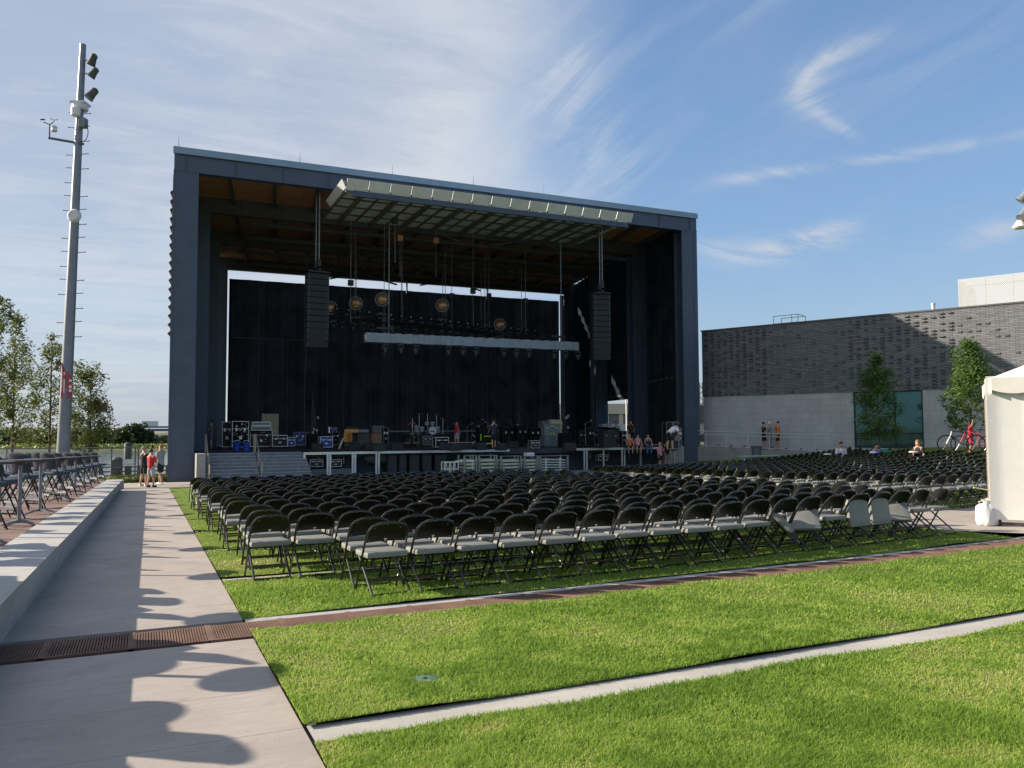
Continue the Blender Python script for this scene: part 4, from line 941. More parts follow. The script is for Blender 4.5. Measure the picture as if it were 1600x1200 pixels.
for (px, shd, lg, lab, hr, H_, ar) in ((1032, 'pink', 'black', 'woman in pink patterned top and black shorts standing below the deck', 'blond', 1.66, ('chin', 'down')), (1043, 'black', 'khaki', 'man in black T-shirt and cap standing below the deck facing her', 'dark', 1.80, ('low', 'hip'))):
    p = on_y(px, 735, 43.0); person(lab, Vector((p.x, 43.0, gz(0, 43)+.03)), 215 if px > 1040 else 170, H_, 'stand', ar, shd, lg, hr, cap='black' if px > 1040 else None, longhair=px < 1040)
p, k = st(1047, 704.5); person('man in white T-shirt bending over drum cases at stage right', p, 75, 1.76, 'stand', ('reach', 'reach'), 'white', 'black', 'dark', lean=1.05, shoes='black')

# ------------------------------------------------------------------ gear on the stage
def case(px0, px1, y0, y1, body, edge, lab, depth=None, name='road_case', cat='road case', grp='road cases on the stage', wheels=True, latch=True, yaw=0, sticker=0, base=None, z0=None):
    c, k = st((px0+px1)/2, y1) if base is None else base; wd = (px1-px0)*k; h = (y1-y0)*k if base else (max(y1, 695.5)-y0)*k; dp = depth or min(.75, wd)
    if z0 is not None: c = Vector((c.x, c.y, z0))
    t = thing(name, lab, cat, (c.x, c.y+dp/2, c.z), R(yaw), grp); wz = .09 if wheels else .0
    q = MB(); q.b2(-wd/2+.02, wd/2-.02, -dp/2+.02, dp/2-.02, wz+.01, h-.01); q.build('body', body, t)
    if edge:
        q = MB(); e = .035
        for sx in (-1, 1):
            for sy in (-1, 1): q.box((sx*(wd/2-e/2), sy*(dp/2-e/2), (h+wz)/2), (e, e, h-wz))
        for zz in (wz+e/2, h-e/2):
            for sy in (-1, 1): q.box((0, sy*(dp/2-e/2-.002), zz), (wd-2*e, e, e))
            for sx in (-1, 1): q.box((sx*(wd/2-e/2-.002), 0, zz), (e, dp-2*e, e))
        q.box((0, -dp/2+.002, wz+(h-wz)*.70), (wd-.08, .02, .03)); q.build('edging', edge, t)
        if latch:
            for sx in (-.25, .25): q = MB(); q.b2(sx*wd-.05, sx*wd+.05, -dp/2-.012, -dp/2-.001, wz+(h-wz)*.62, wz+(h-wz)*.74); q.build('latch', m_alu, t)
            q = MB(); q.b2(-.09, .09, -dp/2-.015, -dp/2-.001, wz+(h-wz)*.30, wz+(h-wz)*.42, .004); q.build('handle', edge, t)
    if wheels:
        for sx in (-1, 1):
            for sy in (-1, 1): q = MB(); q.lathe([(.05, -.02), (.05, .02)], 10, (sx*(wd/2-.09), sy*(dp/2-.09), .05), Matrix.Rotation(R(90), 3, 'Y')); q.build('castor', m_matt, t, True)
    rr = random.Random(int(px0*7))
    mats = [m_white, m_lgrey, mat('sticker_red', (.5, .05, .06), .6), m_mgrey, m_beige]
    for i in range(sticker):
        sw, sh_ = rr.uniform(.05, .14), rr.uniform(.03, .09); X = rr.uniform(-wd/2+.1, wd/2-.1); Z = rr.uniform(h*.35, h-.1)
        q = MB(); q.box((X, -dp/2+.012-.0004*i, Z), (sw, .004, sh_), Euler((0, rr.uniform(-.5, .5), 0))); q.build('sticker', mats[rr.randrange(5)], t)
    return t
m_cb = mat('case_black', (.022, .023, .025), .55, 0, .3, 6); m_edge = mat('case_edge', (.68, .69, .68), .4, .5, .1, 6); m_edged = mat('case_edge_dull', (.40, .41, .41), .5, .4, .1, 6)
case(347, 362, 659, 700.5, m_cb, m_edge, 'tall narrow black road case with silver edges near the left steps', .7, sticker=3)
case(363, 388, 658, 701, m_matt, m_edge, 'tall black road case covered all over with small stickers', .8, sticker=34)
case(391, 425, 672, 700, m_cb, m_edge, 'wide silver-edged road case with a band of stickers', .8, sticker=22)
c, k = st(408, 700.5); case(392, 422, 664.5, 672, m_mgrey, m_edge, 'lower of two silver case lids stacked on the wide stickered case', .7, wheels=False, base=(c, k), z0=FZ+28*k+.002, latch=False)
case(393, 421, 658.5, 664.3, m_mgrey, m_edge, 'upper of two silver case lids stacked on the wide stickered case', .7, wheels=False, base=(c, k), z0=FZ+35.6*k+.004, latch=False)
case(409, 435, 646.5, 697, m_beige, None, 'tall plain beige cabinet behind the silver-edged cases', .7, 'cabinet', 'cabinet', None, False)
case(425.5, 449, 680, 700, m_cb, m_edge, 'low black road case with silver edges right of the stickered ones', .7, sticker=2)
case(449.5, 461, 683, 699.5, m_navy, m_edge, 'small blue road case with silver edges', .5)
case(459, 478, 675, 697, m_navy, m_edged, 'blue road case with pale corners and round badge', .6, sticker=6)
case(479.5, 496, 675, 696.5, mat('dark_navy', (.008, .015, .05), .6), m_edged, 'dull dark navy road case beside the blue one', .6)
case(500, 520, 682, 701.5, m_navy, m_white, 'blue road case with bright white edges at the deck front', .6)
case(519, 530, 675, 696, m_matt, m_edged, 'narrow black rack case left of the copper organ', .5)
case(515, 527, 666, 676, m_navy, m_edged, 'small blue case standing up behind the narrow rack', .4, base=st(521, 694), z0=FZ+.9)
def tub(px0, px1, y0, y1, lab):
    c, k = st((px0+px1)/2, y1); r = (px1-px0)*k/2; h = (y1-y0)*k; t = thing('tub', lab, 'tub', (c.x, c.y+r, c.z), 0, 'blue tubs at the top of the steps')
    q = MB(); q.lathe([(r*.8, 0), (r*.92, h*.8), (r, h), (r*.95, h), (r*.76, .03)], 20); q.build('bucket', m_blue, t, True)
    q = MB(); q.tube([(r*.7*math.cos(a), -r*.3, h+.10*math.sin(a)) for a in [i*math.pi/8 for i in range(9)]], .018, 5); q.build('handle', m_white, t, True)
tub(363.5, 378, 691, 704.5, 'left large blue plastic tub at the top of the steps'); tub(379, 391, 691, 704.5, 'right large blue plastic tub at the top of the steps')
# amplifiers and organ
t, k = st(550, 698); q0 = thing('organ', 'copper-coloured wooden organ with dark lid on stage left', 'organ', (t.x, t.y+.4, t.z), 0)
q = MB(); q.b2(-.52, .52, -.28, .3, .98, 1.22, .01); q.build('keyboard_case', m_copper, q0)
q = MB(); q.b2(-.52, .05, -.22, .3, .35, .979); q.build('pedestal', m_copper, q0)
q = MB()
for i in range(4): q.tube([(-.30+.1*i, -.26, .36), (-.30+.1*i, -.26, .97)], .03, 8)
q.build('turned_posts', m_copper, q0, True)
q = MB(); q.b2(-.40, .45, -.2, .25, 1.221, 1.42, .01); q.build('lid', m_black, q0); q = MB(); q.b2(-.5, .5, -.2, .25, .0, .34); q.build('plinth', m_dgrey, q0)
def amp(px0, px1, y0, y1, front, frame, lab, head=None, wheels=False):
    c, k = st((px0+px1)/2, y1); wd = (px1-px0)*k; h = (max(y1, 695.5)-y0)*k; t = thing('amplifier', lab, 'amplifier', (c.x, c.y+.2, c.z), 0, 'guitar amplifiers on stage left')
    q = MB(); q.b2(-wd/2, wd/2, -.18, .18, 0, h, .015); q.build('cabinet', frame, t)
    q = MB(); q.b2(-wd/2+.06, wd/2-.06, -.192, -.181, .06, h-.06); q.build('grille', front, t)
    q = MB(); q.tube([(-.1, 0, h+.001), (-.07, 0, h+.03), (.07, 0, h+.03), (.1, 0, h+.001)], .012, 5); q.build('handle', m_matt, t)
    return t, c, k, h
amp(536.5, 555, 683, 696, m_dgrey, m_dgrey, 'low dark grey amplifier left of the grey and orange ones')
a_, c, k, h = amp(558, 578, 677, 697.5, mat('olive_cloth', (.10, .105, .09), .8, 0, .1, 8), m_dgrey, 'olive grey amplifier cabinet beside the orange cabinet')
def head(c, k, h, px0, px1, hh, m, lab):
    t = thing('amp_head', lab, 'amplifier head', (c.x+((px0+px1)/2-(c.x*0))*0, c.y+.2, c.z+h+.035), 0, 'amplifier heads on the cabinets'); wd = (px1-px0)*k; q = MB(); q.b2(-wd/2, wd/2, -.15, .15, 0, hh, .01); q.build('box', m, t)
    q = MB(); q.b2(-wd/2+.04, wd/2-.04, -.158, -.151, .03, hh-.03); q.build('panel', m_edged, t); q = MB()
    for i in range(6): q.lathe([(.014, 0), (.012, .02)], 8, (-wd/2+.1+i*(wd-.2)/5, -.16, hh*.4), Matrix.Rotation(R(90), 3, 'X'))
    q.build('knobs', m_matt, t)
head(c, k, h, 559, 577, .26, m_black, 'black amplifier head on the olive grey cabinet')
a_, c, k, h = amp(580.5, 601.5, 677, 692, mat('pale_cloth', (.45, .33, .22), .8, 0, .1, 12), m_orange, 'bright orange amplifier cabinet with pale grille cloth')
head(c, k, h, 583, 600, .24, m_mgrey, 'grey-faced amplifier head on the orange cabinet')
case(583, 601, 660.5, 666, m_mgrey, m_edged, 'flat grey unit on top of the grey-faced amplifier head', .3, 'rack_unit', 'rack unit', None, False, False, base=(c, k), z0=FZ+h+.30)
case(599, 607, 668, 697, m_matt, m_edged, 'tall narrow open rack right of the orange amplifier', .5)
def wedge(px, y, wpx, lab):
    c, k = st(px, y); wd = wpx*k; t = thing('floor_monitor', lab, 'floor monitor', (c.x, c.y+.25, c.z), R(random.Random(int(px)).uniform(-12, 12)), 'black wedge monitors along the stage front')
    q = MB(); q.prism([(-wd/2, -.25, 0), (-wd/2, .25, 0), (-wd/2, .25, .18), (-wd/2, .0, .40), (-wd/2, -.25, .30)], (wd, 0, 0)); q.build('cabinet', m_cab, t)
    q = MB(); q.prism([(-wd/2+.04, .245, .205), (-wd/2+.04, .02, .40), (wd/2-.04, .02, .40), (wd/2-.04, .245, .205)], (0, .01, .012)); q.build('grille', m_cabs, t)
for i, (px, y, w_) in enumerate(((497, 704, 18), (555, 703, 16), (578, 703, 18), (594, 704.5, 18), (607, 703, 20), (622, 703, 18), (697, 704, 16), (713, 704.5, 16), (728, 703, 20), (754, 703.5, 16), (786, 704, 14), (803, 699, 18), (893, 704, 18))):
    wedge(px, y, w_, 'black wedge floor monitor, %s from the left along the stage front' % ORD[i])
q = MB(); c, k = st(533, 701); q.box((c.x, c.y, c.z+.33), (.10, .06, .72), Euler((0, R(22), 0)), .01); tag(q.build('plank', m_beige), 'pale plank leaning against the low dark amplifier', 'plank')
# bench, drum kit
c, k = st(647, 696); t = thing('bench', 'dark bench in front of the person with raised hands', 'bench', (c.x, c.y, c.z)); q = MB(); q.b2(-.45, .45, -.2, .2, .55, .60, .01); q.build('top', m_matt, t)
for sx in (-1, 1):
    for sy in (-1, 1): q = MB(); q.b2(sx*.42-.02, sx*.42+.02, sy*.16-.02, sy*.16+.02, 0, .55); q.build('leg', m_edged, t)
q = MB(); q.b2(-.2, .2, -.1, .1, .602, .66, .01); tag(q.build('tray', m_white, None, loc=(c.x-.1, c.y, c.z)), 'small white tray on the dark bench', 'tray')
case(660.5, 677, 681, 697.5, m_dgrey, m_edged, 'dark grey case under the drum kit, left one', .7)
case(680, 702, 683, 701, m_matt, m_lgrey, 'black case with pale frame in front of the drum kit, right one', .6)
c, k = st(672, 697); dz = c.z+.80; m_drum = mat('pearl_drum', (.45, .52, .58), .3, .3, .1, 5); m_head = mat('drum_head', (.62, .68, .72), .5, 0, .05, 5)
q = MB(); q.b2(-1.5, 1.5, -.9, 1.4, -.12, -.02, .01); kit = thing('drum_kit', 'pale blue drum kit on a low riser at mid stage', 'drum kit', (c.x+.1, c.y+1.0, dz)); 
q.build('riser', m_matt, kit)
for sx in (-1.4, 1.4):
    for sy in (-.8, 1.3): q = MB(); q.b2(sx-.04, sx+.04, sy-.04, sy+.04, -.80, -.121); q.build('riser_leg', m_matt, kit)
def drum(x_, y_, z_, r, h, rot, nm):
    q = MB(); q.lathe([(r, -h/2), (r, h/2)], 20, (x_, y_, z_), rot); d = q.build(nm, m_drum, kit, True)
    q = MB(); q.lathe([(r*1.02, h/2-.005), (r*1.02, h/2+.012), (r*.96, h/2+.014)], 20, (x_, y_, z_), rot); q.build('head', m_head, d, True)
fr_ = Matrix.Rotation(R(90), 3, 'X')
drum(.25, -.35, .30, .29, .42, fr_, 'bass_drum'); q = MB(); q.tube([(.02, -.58, .27), (.20, -.58, .25), (.38, -.58, .24)], .03, 6); q.build('head_badge', m_matt, kit)
for (x_, y_, z_, r, h, n_) in ((-.05, -.1, .80, .15, .18, 'tom'), (.38, -.1, .80, .16, .20, 'tom'), (-.75, .1, .42, .19, .42, 'floor_tom'), (-.45, -.15, .40, .16, .30, 'snare'), (.80, .1, .35, .2, .4, 'floor_tom')): drum(x_, y_, z_, r, h, Matrix.Rotation(R(14), 3, 'X'), n_)
m_brass = mat('cymbal_brass', (.45, .33, .12), .3, .9, .1, 6)
for (x_, y_, z_, r) in ((-1.1, 0, 1.25, .22), (-.5, .3, 1.55, .2), (.8, .2, 1.5, .22), (1.25, .1, 1.2, .24), (.2, .5, 1.6, .2)):
    q = MB(); q.lathe([(r, 0), (r*.3, .02), (.02, .035)], 18, (x_, y_, z_), Matrix.Rotation(R(15), 3, 'X')); q.build('cymbal', m_brass, kit, True); q = MB(); q.tube([(x_, y_, 0), (x_, y_, z_)], .018, 5); q.tube([(x_-.2, y_, 0), (x_, y_, .3), (x_+.2, y_, 0)], .014, 5); q.build('stand', m_alu, kit)
def micstand(px, y, h, lab, boom=.5):
    c, k = st(px, y); t = thing('microphone_stand', lab, 'microphone stand', (c.x, c.y, c.z), random.Random(int(px)).uniform(0, 2), 'microphone stands on the stage'); q = MB(); q.tube([(0, 0, .1), (0, 0, h)], .016, 6); q.tube([(-boom*.3, 0, h-.06), (boom, 0, h+.18)], .011, 5); q.build('pole', m_edged, t)
    q = MB()
    for a in (0, 2.1, 4.2): q.tube([(0, 0, .2), (.28*math.cos(a), .28*math.sin(a), .01)], .012, 5)
    q.build('tripod', m_black, t); q = MB(); q.tube([(boom, 0, h+.18), (boom+.14, 0, h+.22)], [.016, .028], 8); q.build('microphone', m_lgrey, t, True)
for i, (px, y, h) in enumerate(((653, 699, 1.3), (730, 699, 1.35), (737, 695, 1.2), (748, 694, 1.5), (762, 695, 1.7), (758, 699, 1.2), (800, 694, 1.6), (855, 698, 1.4), (915, 699, 1.5), (700, 693, 1.4))):
    micstand(px, y, h, 'microphone stand on the dark stage, %s from the left' % ORD[i] if i else 'microphone stand between the bench and the drum kit')
c, k = st(745, 697); t = thing('keyboard', 'keyboard on a thin pale stand between the two men', 'keyboard', (c.x, c.y, c.z)); q = MB(); q.b2(-.6, .6, -.15, .15, .86, .95, .01); q.build('keys', m_matt, t); q = MB()
for sx in (-1, 1): q.bar((sx*.45, 0, .02), (-sx*.35, 0, .86), .03, .03)
q.build('stand', m_alu, t)
case(747, 778, 669, 699, m_matt, m_matt, 'black crate with bright lime tape strips behind the man at centre stage', .6, wheels=False, latch=False)
c, k = st(762, 699)
for i, (dx, dz_, w_, h_) in enumerate(((-.48, .75, .06, .45), (.05, .80, .55, .05), (.05, .30, .5, .05), (.50, .7, .05, .4))):
    pass
tp_ = [o for o in COL.objects if o.name.startswith('road_case') and o.parent is None][-1]
for (dx, z_, w_, h_) in ((-.5, .65, .05, .42), (.0, .72, .6, .05), (.0, .25, .5, .05), (.52, .65, .05, .4)):
    q = MB(); q.box((dx, -.315, z_), (w_, .01, h_)); q.build('tape_strip', m_lime, tp_)
# black mass of racks at the right of the stage
for i, (a, b, y0, y1) in enumerate(((785, 806, 667, 697), (808, 826, 665, 697), (828, 846, 668, 696), (905, 918, 672, 699), (919, 931, 668, 698), (918, 936, 673, 695))): case(a, b, y0, y1, m_matt, m_cb, 'black equipment rack in the dark stage right half, %s from the left' % ORD[i], .6)
case(829, 844, 688, 703, m_cb, m_edged, 'small grey-edged amplifier left of the grey case', .4)
case(849, 877, 681.5, 697.5, m_mgrey, m_mgrey, 'lower grey case beneath the lime-taped lid', .7, wheels=False)
case(877.5, 885, 681.5, 697, m_mgrey, m_edged, 'small pale grey box against the lower grey case', .5, wheels=False)
c, k = st(863, 697.5); g = case(847.5, 876, 662.5, 681.3, mat('case_grey', (.20, .235, .25), .6, 0, .1, 4), m_mgrey, 'open grey case lid with lime tape standing on the lower grey case', .45, wheels=False, base=(c, k), z0=FZ+16*k+.01)
for (dx, z_, w_, h_) in ((0, .17, .45, .05), (0, .66, .3, .05), (.50, .5, .04, .4), (-.52, .5, .03, .2)): q = MB(); q.box((dx, -.235, z_), (w_, .012, h_)); q.build('tape_strip', m_lime, g)
case(858, 880, 650, 690, m_beige, None, 'beige cabinet at the foot of the pale vertical gap', .6, 'cabinet', 'cabinet', None, False, base=st(870, 694.5))
case(846, 858, 652, 690, m_mgrey, m_mgrey, 'grey cabinet left of the beige one at the back', .6, base=st(852, 694.5))
# desk at stage right
c, k = st(957, 699.5); t = thing('mixing_desk', 'black desk front with pale arrow badge at stage right', 'desk', (c.x, c.y+.4, c.z)); w_ = 28*k; h = 31*k
q = MB(); q.b2(-w_/2, w_/2, -.3, .3, .0, h*.85, .01); q.build('front', mat('desk_front', (.02, .022, .026), .6, 0, .3, 3), t); q = MB(); q.prism([(-w_/2-.1, -.4, h*.86), (w_/2+.1, -.4, h*.86), (w_/2+.1, .4, h), (-w_/2-.1, .4, h)], (0, 0, .04)); q.build('top', m_matt, t)
q = MB(); q.poly([(w_/2-.16, -.305, .25), (w_/2-.08, -.305, .25), (w_/2-.08, -.305, .40), (w_/2-.02, -.305, .40), (w_/2-.12, -.305, .55), (w_/2-.22, -.305, .40), (w_/2-.16, -.305, .40)]); bmesh.ops.solidify(q.bm, geom=q.bm.faces[:], thickness=.003); q.build('badge', m_lgrey, t)
for (X, z_) in ((-w_/2+.2, .75), (w_/2-.25, .72)): q = MB(); q.box((X, -.305, z_), (.09, .008, .10)); q.build('socket', m_edged, t)
case(940, 958, 664, 668, m_mgrey, m_edged, 'slim grey mixer lying on top of the desk', .4, 'mixer', 'mixer', None, False, False, base=st(949, 699.5), z0=FZ+h+.07)
case(972, 980, 673, 698, m_matt, m_edged, 'black rack between the desk and the seated women', .5)
for i, (a, b, y0, y1) in enumerate(((1042, 1050, 660, 668), (1051, 1062, 659, 676), (1050, 1060, 677, 699), (1061, 1066, 668, 699))): case(a, b, y0, y1 if y1 > 690 else y1+28, m_cb, m_edge if i == 2 else m_edged, 'stickered black case by the bending man, %s from the left' % ORD[i], .6, sticker=7)
for i, (px, y, h) in enumerate(((488, 700, 3.2), (882, 698, 3.0), (810, 692, 2.4))):
    c, k = st(px, y); t = thing('cable_bundle', ['bundle of cables and chain gear below the left speaker array', 'tangle of cables and black gear below the right truss chain', 'bunch of small gear hanging near the middle of the backdrop'][i], 'cables', (c.x, c.y, c.z), 0, 'cable bundles standing on the stage'); q = MB(); rr = random.Random(i)
    for j in range(9): q.tube([(rr.uniform(-.35, .35), rr.uniform(-.3, .3), 0), (rr.uniform(-.25, .25), 0, h*.35), (rr.uniform(-.2, .2), 0, h*.6), (0, 0, h*rr.uniform(.7, 1.2))], .03, 5)
    q.build('cables', m_black, t); q = MB(); q.b2(-.35, .35, -.3, .3, 0, .9, .03); q.build('trunk', m_matt, t)
    for j in range(4): q = MB(); q.box((rr.uniform(-.3, .3), -.32, rr.uniform(.9, h*.7)), (.14, .1, .18), None, .02); q.build('connector', m_edged, t)
# stands with pale beam behind the amps
q = MB(); a = on_y(607, 674, 64); b = on_y(642, 674, 64); q.b2(a.x, b.x+8, 63.9, 64.0, a.z-.05, a.z+.05); tag(q.build('rail', m_edged), 'thin pale horizontal rail behind the drum kit', 'rail')

# ------------------------------------------------------------------ metal deck along the stage front
def deck(x0, x1, legs, lab, z=FZ+.03, thick=.14):
    t = thing('stage_deck', lab, 'stage deck', (0, 0, 0), 0, 'metal decks at the front of the stage')
    q = MB(); q.b2(x0, x1, 44.2, 45.29, z-.05, z, .004); q.build('top', m_matt, t); q = MB(); q.b2(x0, x1, 44.17, 44.25, z-.05-thick, z-.055); q.b2(x0, x1, 44.155, 44.169, z-.10, z-.07); q.build('edge_beam', m_alu, t)
    for X in legs:
        q = MB(); q.b2(X-.05, X+.05, 44.18, 44.26, gz(0, 44)+.02, z-.06-thick); q.build('leg', m_alu, t)
    for X in legs[::2]:
        q = MB(); q.b2(X+.9, X+.97, 45.1, 45.16, z-.75, z-.06); q.build('leg', m_edged, t)
X_ = lambda px: on_y(px, 715, 44.2).x
deck(X_(474), X_(796), [X_(v) for v in (475.5, 512, 516, 551, 555, 588, 592)], 'long metal stage deck with bare pale legs at stage left')
deck(X_(888), X_(1056), [X_(v) for v in (913, 917, 943, 972, 976, 1001, 1054)], 'shorter metal stage deck with people sitting on its edge')
for i, (a, b, y0, y1, lab) in enumerate(((484, 505, 717.5, 732, 'black case with pale frame under the left deck, left one'), (514, 534, 717.5, 732, 'black case with pale frame under the left deck, right one'), (934, 951, 710, 722, 'black case with pale frame under the right deck'))):
    c = on_y((a+b)/2, y1, 44.9); k = (c-CAM).dot(fw)/FPX; case(a, b, y0, y1, m_cb, m_lgrey, lab, .35, base=(c, k), grp='road cases under the decks')
q = MB(); q.b2(X_(476), X_(560), 45.0, 45.28, gz(0, 44), -.60); 
struct(q.build('ledge', m_stairs))
for i, (a, b) in enumerate(((607, 622), (625, 637), (641, 657), (661, 676), (681, 700))):
    t = thing('subwoofer', 'black subwoofer cabinet under the stage front, %s from the left' % ORD[i], 'subwoofer', ((X_(a)+X_(b))/2, 44.75, gz(0, 44)+.02), 0, 'subwoofers under the stage front'); w_ = X_(b)-X_(a)
    q = MB(); q.b2(-w_/2, w_/2, -.4, .4, 0, 1.15, .02); q.build('cabinet', m_cab, t); q = MB(); q.b2(-w_/2+.06, w_/2-.06, -.415, -.401, .06, 1.09); q.build('grille', mat('sub_grille', (.028, .031, .036), .7, 0, .2, 3), t)
q = MB(); q.ball((X_(596), 44.9, -.05), .8, (1.1, .4, .42), 3)
for v in q.bm.verts: v.co.z += .04*math.sin(v.co.x*9)*math.cos(v.co.y*7); v.co.z = max(v.co.z, -.42)
tag(q.build('tarpaulin', m_dgrey, None, True), 'bundled grey tarpaulin under the left deck', 'tarpaulin')
q = MB(); q.b2(7.86, 33.0, 45.296, 45.299, GB, FZ-.35); struct(q.build('skirt', m_curtain))

# stacked barricades in front of the stage
def barr(px0, px1, y0, kind, lab):
    Y = 37.4; a = on_y(px0, 725, Y).x; b = on_y(px1, 725, Y).x; zt = on_y((px0+px1)/2, y0, Y).z; zb = gz(0, Y)+.02; h = zt-zb; w_ = b-a
    t = thing('barricade_stack', lab, 'barricades', ((a+b)/2, Y, zb), 0, 'stacked pale barricades before the stage')
    q = MB()
    for sx in (-1, 1):
        q.b2(sx*w_/2-.03, sx*w_/2+.03, -.05, .0, 0, h); q.b2(sx*w_/2-.03, sx*w_/2+.03, .75, .8, 0, h); q.bar((sx*(w_/2-.03), -.03, h-.05), (sx*(w_/2-.16), -.03, .06), .03, .04)
    q.b2(-w_/2, w_/2, -.06, -.02, h-.03, h); q.b2(-w_/2, w_/2, -.06, .8, .02, .07); q.build('cart', m_edged, t)
    n = 6 if kind else 5
    for k in range(n):
        z = .16+k*(h-.25)/n
        q = MB(); q.box((0, .38, z), (w_*.80 if not kind else w_*.86, .72, (h-.25)/n*(.45 if kind else .62)), Euler((R(1.5), R(2 if kind else -1), 0)), .01)
        if kind: q.b2(-w_*.3, -w_*.24, .0, .03, z-.05, z+.09); q.b2(w_*.2, w_*.26, .0, .03, z-.05, z+.09)
        q.build('panel', m_alu if kind else mat('barrier_panel', (.50, .50, .42), .5, .3, .1, 3), t)
for i, (a, b, y0, kd) in enumerate(((725, 744, 711.5, 0), (748, 776, 711, 0), (782, 814, 712, 0), (819, 840, 712, 0), (843, 887, 711.5, 1))): barr(a, b, y0, kd, ['narrow pale barricade stack, leftmost of the row', 'pale barricade stack, second from the left', 'widest of the plain barricade stacks, mid row', 'pale barricade stack just left of the slatted one', 'long slatted metal barricade stack at the right end of the row'][i])
c = on_y(703, 731, 37.6); t = thing('equipment_crate', 'small pale open metal crate left of the barricades', 'crate', (c.x, 37.6, gz(0, 37.6)+.02)); q = MB()
for zz in (.1, .45, .78): q.b2(-.35, .35, -.25, -.2, zz, zz+.05); q.b2(-.35, .35, .2, .25, zz, zz+.05)
for sx in (-.35, -.1, .12, .35): q.b2(sx-.02, sx+.02, -.26, -.19, 0, .83); q.b2(sx-.02, sx+.02, .19, .26, 0, .83)
q.build('frame', m_lgrey, t); q = MB(); q.b2(-.28, .28, -.15, .15, .12, .6, .03); q.build('contents', m_edged, t)
q = MB(); q.b2(.36, 1.2, -.2, .2, .80, .88); q.b2(1.1, 1.16, -.2, .2, .0, .80); q.build('shelf', m_lgrey, t)
q = MB(); c = on_y(828, 709, 37.8); q.b2(c.x-.22, c.x+.22, 37.7, 38.1, c.z-.12, c.z+.06, .02); tag(q.build('box', m_lgrey), 'small pale box lying on top of the fourth barricade stack', 'box')

# ------------------------------------------------------------------ brick building on the right
wv = ray(-674, 677.8); W = Vector((wv.x, wv.y, 0)).normalized(); WP = at(1098, 617, 56); WP.z = 0
NF = Vector((-W.y, W.x, 0));
if NF.dot(-WP) < 0: NF = -NF                         # outward, towards the lawn
WD = -W                                              # along the wall, to the right / nearer
def wp(u, z, out=0.0): v = WP+WD*u+NF*out; return Vector((v.x, v.y, z))
bld = thing('brick_building', 'long flat-roofed building, dark textured brick over pale grey block', 'building')
def f_dbrick(t, b, tc):
    mp = t.nodes.new('ShaderNodeCombineXYZ'); sp = t.nodes.new('ShaderNodeSeparateXYZ'); t.links.new(tc.outputs['Object'], sp.inputs[0]); t.links.new(sp.outputs[0], mp.inputs[0]); t.links.new(sp.outputs[2], mp.inputs[1])
    br = t.nodes.new('ShaderNodeTexBrick'); br.offset = .37; br.offset_frequency = 2; br.inputs['Scale'].default_value = 1; br.inputs['Brick Width'].default_value = .46; br.inputs['Row Height'].default_value = .095; br.inputs['Mortar Size'].default_value = .010; br.inputs['Mortar Smooth'].default_value = .1
    br.inputs['Color1'].default_value = (.125, .132, .15, 1); br.inputs['Color2'].default_value = (.20, .205, .215, 1); br.inputs['Mortar'].default_value = (.035, .037, .042, 1); br.inputs['Bias'].default_value = 0
    t.links.new(mp.outputs[0], br.inputs[0]); n = t.nodes.new('ShaderNodeTexNoise'); n.inputs['Scale'].default_value = 1.4; t.links.new(mp.outputs[0], n.inputs['Vector'])
    c = mixc(t, mr(t, n.outputs[0], .62, .72, 0, .4), br.outputs[0], (.15, .12, .12)); t.links.new(c, b.inputs['Base Color']); b.inputs['Roughness'].default_value = .7
    bumpn(t, b, M(t, 'MULTIPLY', br.outputs[1], -1.0), .7, .02)
def f_block(t, b, tc):
    mp = t.nodes.new('ShaderNodeCombineXYZ'); sp = t.nodes.new('ShaderNodeSeparateXYZ'); t.links.new(tc.outputs['Object'], sp.inputs[0]); t.links.new(sp.outputs[0], mp.inputs[0]); t.links.new(sp.outputs[2], mp.inputs[1])
    br = t.nodes.new('ShaderNodeTexBrick'); br.offset = .5; br.offset_frequency = 3; br.inputs['Scale'].default_value = 1; br.inputs['Brick Width'].default_value = .62; br.inputs['Row Height'].default_value = .42; br.inputs['Mortar Size'].default_value = .010
    br.inputs['Color1'].default_value = (.42, .435, .45, 1); br.inputs['Color2'].default_value = (.46, .475, .49, 1); br.inputs['Mortar'].default_value = (.30, .31, .32, 1)
    t.links.new(mp.outputs[0], br.inputs[0]); n = t.nodes.new('ShaderNodeTexNoise'); n.inputs['Scale'].default_value = .9; t.links.new(mp.outputs[0], n.inputs['Vector'])
    t.links.new(mixc(t, mr(t, n.outputs[0], .4, .7, 0, .35), br.outputs[0], (.27, .29, .31)), b.inputs['Base Color']); b.inputs['Roughness'].default_value = .8
    bumpn(t, b, M(t, 'MULTIPLY', br.outputs[1], -1.0), .5, .01)
m_dbrick = texmat('dark_long_brick', f_dbrick); m_block = texmat('pale_block', f_block)
def local_wall(nm, polys, m, th, out=0.0):          # built in wall axes: x along, z up, y inwards
    q = MB()
    for (u0, u1, z0, z1) in polys: q.b2(u0, u1, 0, th, z0, z1)
    o = q.build(nm, m, bld); o.matrix_world = Matrix(((WD.x, -NF.x, 0, WP.x+NF.x*out), (WD.y, -NF.y, 0, WP.y+NF.y*out), (0, 0, 1, 0), (0, 0, 0, 1))); return o
zt, zm, zb_ = 8.25, 3.72, -1.0; U0, U1 = 10.05, 13.95
local_wall('brick_wall', [(0, 34, zm, zt)], m_dbrick, .5); local_wall('block_wall', [(.02, U0, zb_, zm-.003), (U0, U1, zb_, .32), (U1, 34, zb_, zm-.003)], m_block, .45, -.04)
local_wall('coping', [(-.05, 34.05, zt+.002, zt+.09)], m_steel_d, .6, .05)
